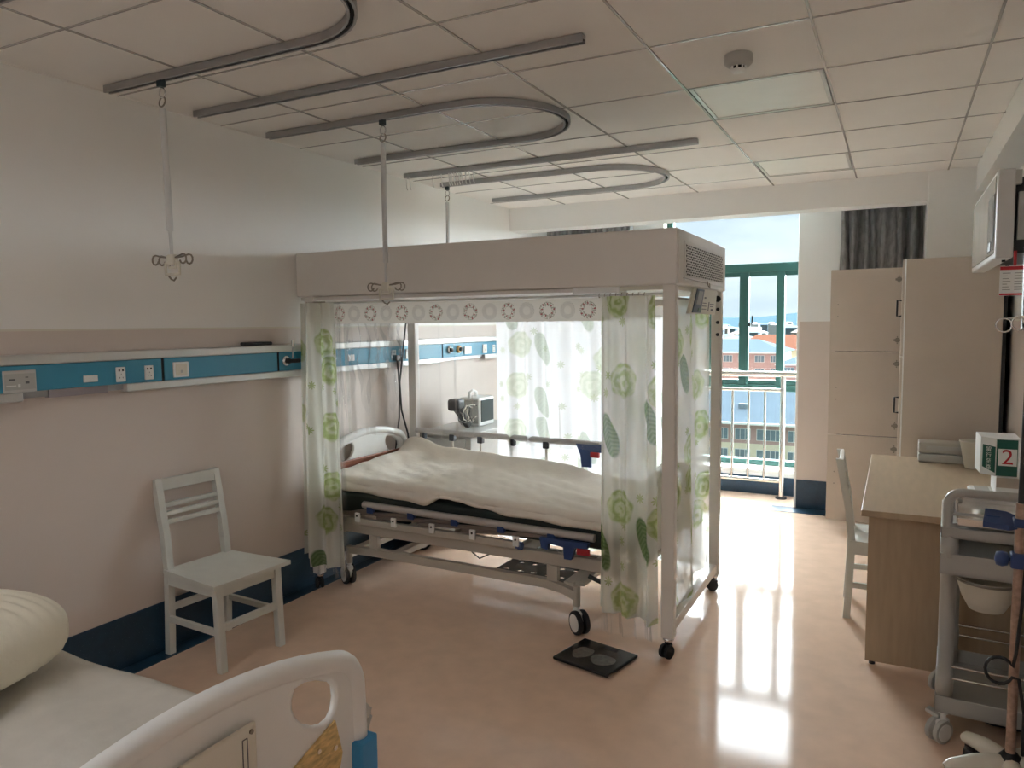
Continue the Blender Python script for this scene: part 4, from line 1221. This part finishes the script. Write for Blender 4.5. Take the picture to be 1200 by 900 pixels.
for k in range(7):
    for x0, x1 in ((.408, .438), (.452, .49)):
        B(x0, x1 - .006 * (k % 3), 3.947, 3.948, 1.730 + .012 * k, 1.733 + .012 * k).build('printed_line', pm('pale_ink', (.35, .34, .33), .5), cd)

# ------------------------------------------------------------------ equipment trolley
tr = thing('utility_trolley', (.39, 3.39, 0), 'grey plastic utility trolley with shelves at the right edge', 'trolley')
TX0, TX1, TY0, TY1 = .195, .545, 3.17, 3.61
for x in (TX0, TX1):
    for y in (TY0, TY1):
        MB().lathe([(.026, .12), (.026, .19), (.030, .19), (.030, .29), (.027, .29), (.027, .72), (.031, .72), (.031, .80), (.026, .80), (.024, .85)], (x + (.02 if y == TY1 and x == TX0 else 0), y, 0), n=18).build('post', M_TROLLEY, tr)
def shelf(z0, z1, name):
    m = MB().box(TX0 - .03, TX1 + .03, TY0 - .03, TY1 + .03, z0, z0 + .012, .004)
    for a in ((TX0 - .03, TX1 + .03, TY0 - .03, TY0 - .022), (TX0 - .03, TX1 + .03, TY1 + .022, TY1 + .03), (TX0 - .03, TX0 - .022, TY0 - .03, TY1 + .03), (TX1 + .022, TX1 + .03, TY0 - .03, TY1 + .03)):
        m.box(*a, z0, z1, .003)
    return m.build(name, M_TROLLEY, tr)
shelf(.12, .185, 'bottom_shelf'); shelf(.655, .735, 'middle_shelf'); shelf(.795, .835, 'top_shelf')
for z in (.255, .30):
    for y in (TY0 - .012, TY1 + .012):
        MB().tube([(TX0, y, z), (TX1, y, z)], .0055, 8).build('guard_rod', M_STEEL, tr)
st = MB()
st.box(TX0 + .02, TX1 - .02, TY0 + .01, TY1 - .01, .8355, .84)
for a in ((TX0 + .02, TX1 - .02, TY0 + .0, TY0 + .008), (TX0 + .02, TX1 - .02, TY1 - .008, TY1), (TX0 + .018, TX0 + .026, TY0, TY1), (TX1 - .026, TX1 - .018, TY0, TY1)):
    st.box(*a, .8355, .868, .002)
TRAY = st.build('steel_tray', M_STEEL)
tag(TRAY, 'shallow stainless tray on the top of the grey trolley', 'tray')
for y in (TY0 - .012,):
    pts = [(TX0 - .008, y, .80), (TX0 - .008, y, .92)] + [(TX0 + .037 - .045 * cos(a), y, .92 + .045 * sin(a)) for a in [k * pi / 12 for k in range(1, 7)]] + [(TX1 - .037, y, .965)] + [(TX1 - .037 + .045 * sin(a), y, .92 + .045 * cos(a)) for a in [k * pi / 12 for k in range(1, 7)]] + [(TX1 + .008, y, .80)]
    MB().tube(pts, .017, 12).build('guard_handle', M_TROLLEY, tr)
    MB().tube([(TX0 - .008, y, .885), (TX1, y, .885)], .006, 8).build('guard_rod', M_TROLLEY, tr)
for x, y in ((TX0, TY0), (TX0, TY1), (TX1, TY0), (TX1, TY1)):
    co_ = caster(tr, x, y, .125, .045, .9, 'light', .02, M_GREYPL)
    if y == TY0 and x == TX0: sub(MB().beam((x - .055, y + .02, .105), (x - .01, y, .092), .03, .016, bevel=.003).build('brake_lever', M_GREYPL, tr), co_)
bowl = MB().lathe([(.045, .49), (.060, .493), (.085, .54), (.104, .605), (.108, .607), (.108, .614), (.100, .614), (.080, .545), (.055, .503), (.002, .50)], (.325, 3.31, 0), n=28).build('hanging_bowl', M_CREAMPL, tr)
sub(MB().tube([(.325 + .107 * cos(a), 3.31 + .107 * sin(a), .608) for a in [k * pi / 14 for k in range(28)]], .005, 6, closed=True).build('wire_ring', M_WIRE, tr), bowl)
sub(MB().tube([(.325 - .107, 3.31, .608), (.325 - .107, 3.31, .66)], .004, 6).tube([(.325 + .107, 3.31, .608), (.325 + .107, 3.31, .66)], .004, 6).build('hanger_wire', M_WIRE, tr), bowl)
_tc = Vector((.37, 3.39, 0)); _tm = Matrix.Translation(_tc + Vector((.014, 0, 0))) @ Matrix.Rotation(radians(-3.2), 4, 'Z') @ Matrix.Translation(-_tc)
tr.rotation_euler.z = radians(-3.2); tr.location = _tm @ tr.location
TRAY.data.transform(_tm)
# dark bag on the floor under the trolley
bag = MB().grid(lambda u, v: (.44 + .12 * (abs(cos(2 * pi * u)) ** .6) * math.copysign(1, cos(2 * pi * u)) * (cos(pi * (v - .5)) ** .4 if abs(v - .5) < .5 else 0) , 3.40 + .09 * (abs(sin(2 * pi * u)) ** .6) * math.copysign(1, sin(2 * pi * u)) * (cos(pi * (v - .5)) ** .4 if abs(v - .5) < .5 else 0), .003 + .105 * v + .004 * sin(20 * u)), 36, 12).build('dark_bag', M_COAL)
tag(bag, 'dark cloth bag on the floor under the grey trolley', 'bag')
tag(MB().tube([(.36, 3.27, .846), (.43, 3.285, .846)], .0045, 8).build('pen', M_CHROME), 'shiny pen lying in the stainless tray of the trolley', 'pen')

# ------------------------------------------------------------------ rolling equipment stand
SX, SY = .378, 2.90
es = thing('equipment_stand', (SX, SY, 0), 'rolling equipment stand with cream star base cut off at the right edge', 'equipment stand')
MB().lathe([(.05, .07), (.055, .075), (.045, .12), (.028, .14), (.02, .15)], (SX, SY, 0), n=20).build('hub', M_BLACK, es)
for k, a in enumerate((3.52, 2.19, .95, -.25, -1.5)):
    R_ = .205 if k < 2 else .185
    L = [(.0, .10, .030), (.06, .108, .028), (.11, .108, .025), (R_ - .05, .10, .022), (R_ - .015, .092, .020), (R_, .084, .014)]
    lg = MB()
    pts, rad = [], []
    for d, z, w in L:
        pts.append((SX + d * cos(a), SY + d * sin(a), z)); rad.append(w * 1.15)
    lg.tube(pts, rad, 12)
    lo = lg.build('base_leg', M_CREAMPL, es)
    cst = caster(es, SX + (R_ - .03) * cos(a), SY + (R_ - .03) * sin(a), .07, .030, a + 2.2, 'dark', .016)
MB().tube([(SX, SY, .14), (SX, SY, 1.0)], .015, 14).build('lower_pole', M_POLE, es)
MB().tube([(SX, SY, 1.0), (SX + .01, SY, 2.15)], .010, 12).build('upper_pole', M_BLACK, es)
B(SX - .022, SX + .20, SY - .03, SY + .012, 1.565, 2.24, .004).build('black_panel', M_BLACK, es)
for x, z in ((-.072, 1.582), (-.030, 1.588), (.0, 1.60)):
    MB().tube([(SX + x + .022 * cos(a), SY - .03, z + .022 * sin(a)) for a in [i * pi / 7 for i in range(14)]], .0032, 6, closed=True).build('ring_hook', M_CHROME, es)
MB().tube([(SX - .065, SY - .03, 1.605), (SX + .02, SY - .03, 1.605)], .003, 6).build('ring_bar', M_CHROME, es)
kn = MB().lathe([(.008, 0), (.022, .004), (.026, .02), (.022, .036), (.008, .04)], (SX - .068, SY - .005, .81), 'x', 16); kn.tube([(SX - .04, SY - .005, .81), (SX, SY - .005, .81)], .007, 8)
kn.build('clamp_knob', M_LOCKBLUE, es)
MB().plate([(.272, 2.885), (.345, 2.875), (.372, 2.89), (.372, 2.935), (.345, 2.955), (.285, 2.965)], [[(.285, 2.918), (.325, 2.916), (.325, 2.922), (.285, 2.924)]], .018,
           lambda a, b, q: (a, b, .935 + q + (b - 2.92) * .35)).build('holder_plate', pm('navy_blue_plastic', (.02, .05, .16), .35), es)
B(SX - .02, SX + .02, SY - .02, SY + .025, .920, .950, .005).build('holder_clamp', MATS['navy_blue_plastic'], es)
B(SX - .025, SX + .03, SY - .03, SY + .02, .785, .835, .006).build('clamp', M_LOCKBLUE, es)
loop = [(SX + .02, SY - .03, .95), (SX + .012, SY - .035, .70), (SX - .0, SY - .03, .50)] + [(SX - .045 - .04 * cos(a), SY - .035, .44 + .045 * sin(a)) for a in [k * pi / 8 for k in range(8, -8, -1)][1:]] + [(SX + .01, SY - .035, .42), (SX + .03, SY - .03, .30), (SX + .03, SY - .03, .16)]
MB().tube(loop, .0055, 7).build('cable', M_CABLE, es)

# ------------------------------------------------------------------ floor scale
scx, scy, srot = -1.236, 3.24, radians(-13)
sc_ = thing('bathroom_scale', (scx, scy, 0), 'black glass bathroom scale with footprint print on the floor', 'scale')
ms = Matrix.Translation((scx, scy, 0)) @ Matrix.Rotation(srot, 4, 'Z')
MB().box(-.155, .155, -.135, .135, .008, .024, .006, 2, mat=ms).build('glass_top', pm('black_glass', (.008, .008, .009), .18), sc_)
for a in (-.12, .12):
    for b in (-.10, .10):
        f = MB().cyl((0, 0, .004), .015, .008); f.v = [tuple(ms @ Vector((v[0] + a, v[1] + b, v[2]))) for v in f.v]; f.build('foot', M_RUBBER, sc_)
M_FOOT = pm('grey_footprint_print', (.09, .085, .075), .4, var=.5, scale=60)
for s, c in ((-1, (-.065, -.01)), (1, (.055, -.02))):
    rx, ry = (.048, .062) if s < 0 else (.062, .055)
    pts = [(c[0] + rx * cos(k * pi / 12), c[1] + ry * (1 + .12 * sin(k * pi / 12 * 3)) * sin(k * pi / 12)) for k in range(24)]
    MB().plate(pts, [], .0006, lambda a, b, q: ms @ Vector((a, b, .0245 + q))).build('footprint', M_FOOT, sc_)
MB().box(-.01, .06, .085, .11, .0242, .0248, mat=ms).build('display', pm('lcd_dark', (.06, .06, .065), .2), sc_)

# ------------------------------------------------------------------ bedside cabinet and monitor behind the bed
bc = thing('bedside_cabinet', (-2.92, 5.0, 0), 'grey bedside cabinet against the wall behind the bed', 'cabinet')
B(-3.16, -2.72, 4.62, 5.38, .06, .79, .006).build('body', pm('cabinet_grey', (.42, .41, .39), .45, var=.1), bc)
B(-3.17, -2.70, 4.60, 5.40, .79, .815, .004).build('top', M_GREYPL, bc)
dw = B(-3.12, -2.76, 4.606, 4.62, .60, .77, .004).build('drawer', M_GREYPL, bc)
sub(B(-2.98, -2.90, 4.596, 4.606, .68, .69).build('handle', M_BLACK, bc), dw)
B(-3.12, -2.76, 4.606, 4.62, .10, .58, .004).build('door', M_GREYPL, bc)
for x in (-3.12, -2.76):
    for y in (4.66, 5.34): MB().cyl((x, y, .03), .018, .06).build('foot', M_BLACK, bc)
mo = thing('patient_monitor', (-2.93, 5.05, .815), 'small white patient monitor with black probe and tangled leads', 'monitor')
B(-3.02, -2.84, 4.96, 5.20, .816, 1.04, .015, 3).build('case', M_PLASTIC, mo)
B(-2.84, -2.834, 4.985, 5.18, .85, 1.02, .004).build('screen', M_SCREEN, mo)
B(-3.02, -2.84, 4.945, 4.962, .84, 1.02, .004).build('side_panel', M_GREYPL, mo)
MB().tube([(-2.93, 4.97, 1.035), (-2.93, 4.97, 1.075), (-2.93, 5.02, 1.09), (-2.93, 5.07, 1.075), (-2.93, 5.07, 1.035)], .012, 10).build('carry_handle', M_PLASTIC, mo)
B(-2.97, -2.87, 4.70, 4.80, .96, 1.05, .02, 3).build('probe_head', M_BLACK, mo)
MB().beam((-2.92, 4.76, .98), (-2.90, 4.90, .83), .05, .05, bevel=.01).build('probe_body', M_BLACK, mo)
for k in range(7):
    rng = random.Random(k)
    c0 = Vector((-2.86, 4.80 + .02 * k, .86))
    pts = [(c0.x + .015 * rng.uniform(-1, 1), c0.y - .09 * sin(a) * rng.uniform(.6, 1.1) - .02, c0.z + .07 + .07 * cos(a) * rng.uniform(.7, 1)) for a in [i * pi / 6 for i in range(-1, 9)]]
    MB().tube(pts, .004, 6).build('lead', [M_CABLE, M_WIRE, M_CREAMPL][k % 3], mo)
tb = thing('blue_tub', (-2.9, 5.62, .0), 'light blue plastic storage tub behind the bed rail', 'tub')
m = MB(); m.box(-3.10, -2.74, 5.44, 5.90, .0, .70, .02); m.build('tub_body', M_TUB, tb)
B(-3.12, -2.72, 5.42, 5.92, .70, .745, .012).build('tub_rim', pm('pale_blue_lid', (.55, .68, .74), .35), tb)

# power adapter cable down the wall behind the bed head
pc = thing('power_cable', (-3.12, 4.28, .5), 'black power cable plugged into the wall rail and hanging behind the bed head', 'cable')
B(-3.1395, -3.10, 4.265, 4.315, 1.355, 1.395, .008).build('plug', M_BLACK, pc)
MB().tube([(-3.115, 4.29, 1.36), (-3.11, 4.295, 1.28), (-3.115, 4.31, 1.15), (-3.115, 4.30, .95), (-3.12, 4.27, .80), (-3.13, 4.25, .55)], .0065, 8).build('cord', M_CABLE, pc)
MB().tube([(-3.14, 4.47, 1.72), (-3.135, 4.43, 1.60), (-3.12, 4.37, 1.42), (-3.115, 4.315, 1.20), (-3.115, 4.33, 1.0), (-3.12, 4.41, .82), (-3.13, 4.46, .60)], .0065, 8).build('cord', M_CABLE, pc)

# ------------------------------------------------------------------ outside: ground, town, hills
GZ = -24
gnd = MB().box(-2500, 2500, 30, 6000, GZ - 1, GZ).build('ground_outside', pm('town_ground', (.035, .045, .03), .95, spec=0., var=.35, scale=.05))
struct(gnd, 'green ground outside far below the window')
M_ROOF = pm('slate_blue_roof', (.048, .064, .078), .95, spec=0., var=.06, scale=.6)
M_BRICK = pm('brick_red_facade', (.55, .36, .33), .95, spec=0., var=.08, scale=1)
M_CREAMF = pm('cream_facade', (.85, .75, .58), .95, spec=0., var=.04, scale=1)
M_WGL = pm('building_window_glass', (.18, .24, .28), .2, var=.1, scale=2)
M_WFR = pm('window_surround_white', (.8, .8, .78), .95, spec=0.)
def block(x0, x1, y0, y1, ze, zr, label, floors, cols, wallcut):
    """long house: cream lower walls, brick upper floor, hipped slate roof, windows on the side facing the room"""
    t = thing('apartment_block', ((x0 + x1) / 2, y0, GZ), label, 'building')
    B(x0, x1, y0, y1, GZ, wallcut).build('lower_wall', M_CREAMF, t)
    B(x0, x1, y0, y1, wallcut, ze).build('upper_wall', M_BRICK, t)
    e = 1.0; yd = (y1 - y0) / 2
    r = MB(); v = [(x0 - e, y0 - e, ze), (x1 + e, y0 - e, ze), (x1 + e, y1 + e, ze), (x0 - e, y1 + e, ze), (x0 + yd * .7, y0 + yd, zr), (x1 - yd * .7, y0 + yd, zr)]
    r.add(v, [(0, 1, 5, 4), (1, 2, 5), (2, 3, 4, 5), (3, 0, 4), (0, 3, 2, 1)])
    ro = r.build('roof', M_ROOF, t)
    sub(B(x0 - e, x1 + e, y0 - e - .05, y0 - e + .1, ze - .25, ze + .05).build('gutter', M_WFR, t), ro)
    for zc, hh in floors:
        for i, (off, ww) in enumerate(cols):
            xx = x0 + off
            while xx < x1 - 1:
                w = B(xx - ww / 2, xx + ww / 2, y0 - .06, y0 + .05, zc - hh / 2, zc + hh / 2).build('window', M_WFR, t)
                q = MB()
                nP = 3 if ww > 1.2 else 1
                for k in range(nP):
                    a = xx - ww / 2 + .08 + (ww - .08) * k / nP
                    q.box(a, a + (ww - .08) / nP - .08, y0 - .09, y0 - .06, zc - hh / 2 + .08, zc + hh / 2 - .08)
                sub(q.build('pane', M_WGL, t), w)
                xx += 6.6
    return t, ro
near_block, near_roof = block(-52, 22, 100, 114, -11.4, -7.6, 'long slate-roofed brick and cream block nearest the window', ((-13.0, 1.5), (-15.7, 1.5), (-18.6, 1.5)), ((1.4, 2.0), (3.6, .9), (5.2, 1.9)), -14.2)
block(-80, -21.5, 165, 182, -4.8, -2.2, 'slate-roofed brick block further back on the left of the middle mullion', ((-6.2, 1.5), (-9.0, 1.5)), ((1.4, 2.0), (4.4, 1.6)), -12.5)
block(-19.5, 40, 150, 166, -6.4, -4.0, 'slate-roofed brick block further back seen at the right window edge', ((-7.8, 1.5), (-10.6, 1.5)), ((1.4, 2.0), (4.4, 1.6)), -14)
block(-60, 10, 132, 143, -10.6, -8.6, 'low slate-roofed block between the two rows of houses', ((-12.0, 1.4),), ((1.4, 2.0), (4.4, 1.6)), -17)
sub(B(-18.6, -17.4, 102.2, 104.4, -10.6, -9.3).build('skylight', M_WGL, near_block), near_roof)
# orange tiled roof and green hill in the middle distance
t = thing('tiled_house', (-40, 260, GZ), 'house with an orange tiled roof in the middle distance', 'building')
B(-46, -26, 255, 270, GZ, -7.5).build('wall', M_CREAMF, t)
MB().add([(-48, 253, -7.5), (-24, 253, -7.5), (-24, 272, -7.5), (-48, 272, -7.5), (-42, 262, -2.6), (-30, 262, -2.6)], [(0, 1, 5, 4), (1, 2, 5), (2, 3, 4, 5), (3, 0, 4), (0, 3, 2, 1)]).build('roof', pm('orange_roof_tiles', (.10, .045, .03), .95, spec=0.), t)
rng = random.Random(12)
cols_ = [pm('town_white', (.30, .305, .31), .95, spec=0.), pm('town_grey', (.10, .12, .135), .95, spec=0.), pm('town_beige', (.16, .145, .125), .95, spec=0.), pm('town_blue_roof', (.08, .11, .135), .95, spec=0.)]
tm = {}
for k in range(150):
    y = 300 + 1700 * rng.random() ** 1.5
    x = -y * rng.uniform(.08, .27)
    w, d, h = rng.uniform(10, 28), rng.uniform(10, 20), rng.uniform(5, 15) * (1 + y / 2500)
    if any(abs(x - a) < (w + c) / 2 + 3 and abs(y - b) < (d + e) / 2 + 3 for a, b, c, e in tm.values()): continue
    tm[k] = (x, y, w, d)
    mi = rng.randrange(4)
    tt = MB().box(-w / 2, w / 2, -d / 2, d / 2, 0, h)
    tt.add([(-w / 2 - 1, -d / 2 - 1, h), (w / 2 + 1, -d / 2 - 1, h), (w / 2 + 1, d / 2 + 1, h), (-w / 2 - 1, d / 2 + 1, h), (-w / 4, 0, h + 3), (w / 4, 0, h + 3)], [(0, 1, 5, 4), (1, 2, 5), (2, 3, 4, 5), (3, 0, 4)])
    o = tt.build('town_house', cols_[mi]); o.location = (x, y, GZ)
    tag(o, 'tiny %s building in the distant town beyond the window' % ('white', 'grey', 'beige', 'slate blue')[mi], 'building', 'houses of the distant town')
M_TREE = pm('distant_tree_green', (.045, .075, .045), .95, spec=0., var=.4, scale=.5)
for k in range(45):
    y = rng.uniform(190, 900); x = -y * rng.uniform(.07, .28); r = rng.uniform(3, 7)
    if any(abs(x - a) < c / 2 + r + 2 and abs(y - b) < e / 2 + r + 2 for a, b, c, e in list(tm.values()) + [(-36, 262, 26, 22)]): continue
    if abs(y - 175) < 25 or abs(y - 158) < 20: continue
    tm[1000 + k] = (x, y, 2 * r, 2 * r)
    tt = MB().lathe([(.3, 0), (.3, r * .5), (r * .8, r * .6), (r, r * 1.1), (r * .75, r * 1.6), (r * .2, r * 1.9)], (0, 0, 0), n=9)
    o = tt.build('distant_tree', M_TREE); o.location = (x, y, GZ)
    tag(o, 'small round green tree among the distant houses', 'tree', 'trees among the distant houses')
def hills(u, v):
    x = -3500 + 5500 * u; y = 3200 + 1500 * v
    ridge = 62 + 20 * sin(x * .0016 + 1) + 9 * sin(x * .0047 + 2) + 4 * sin(x * .013)
    return (x, y, GZ + ridge * sin(pi * v) ** .8)
struct(MB().grid(hills, 120, 10).build('hills', pm('hazy_blue_hills', (.030, .050, .062), .95, spec=0., var=.08, scale=.002)), 'hazy blue hills on the horizon')
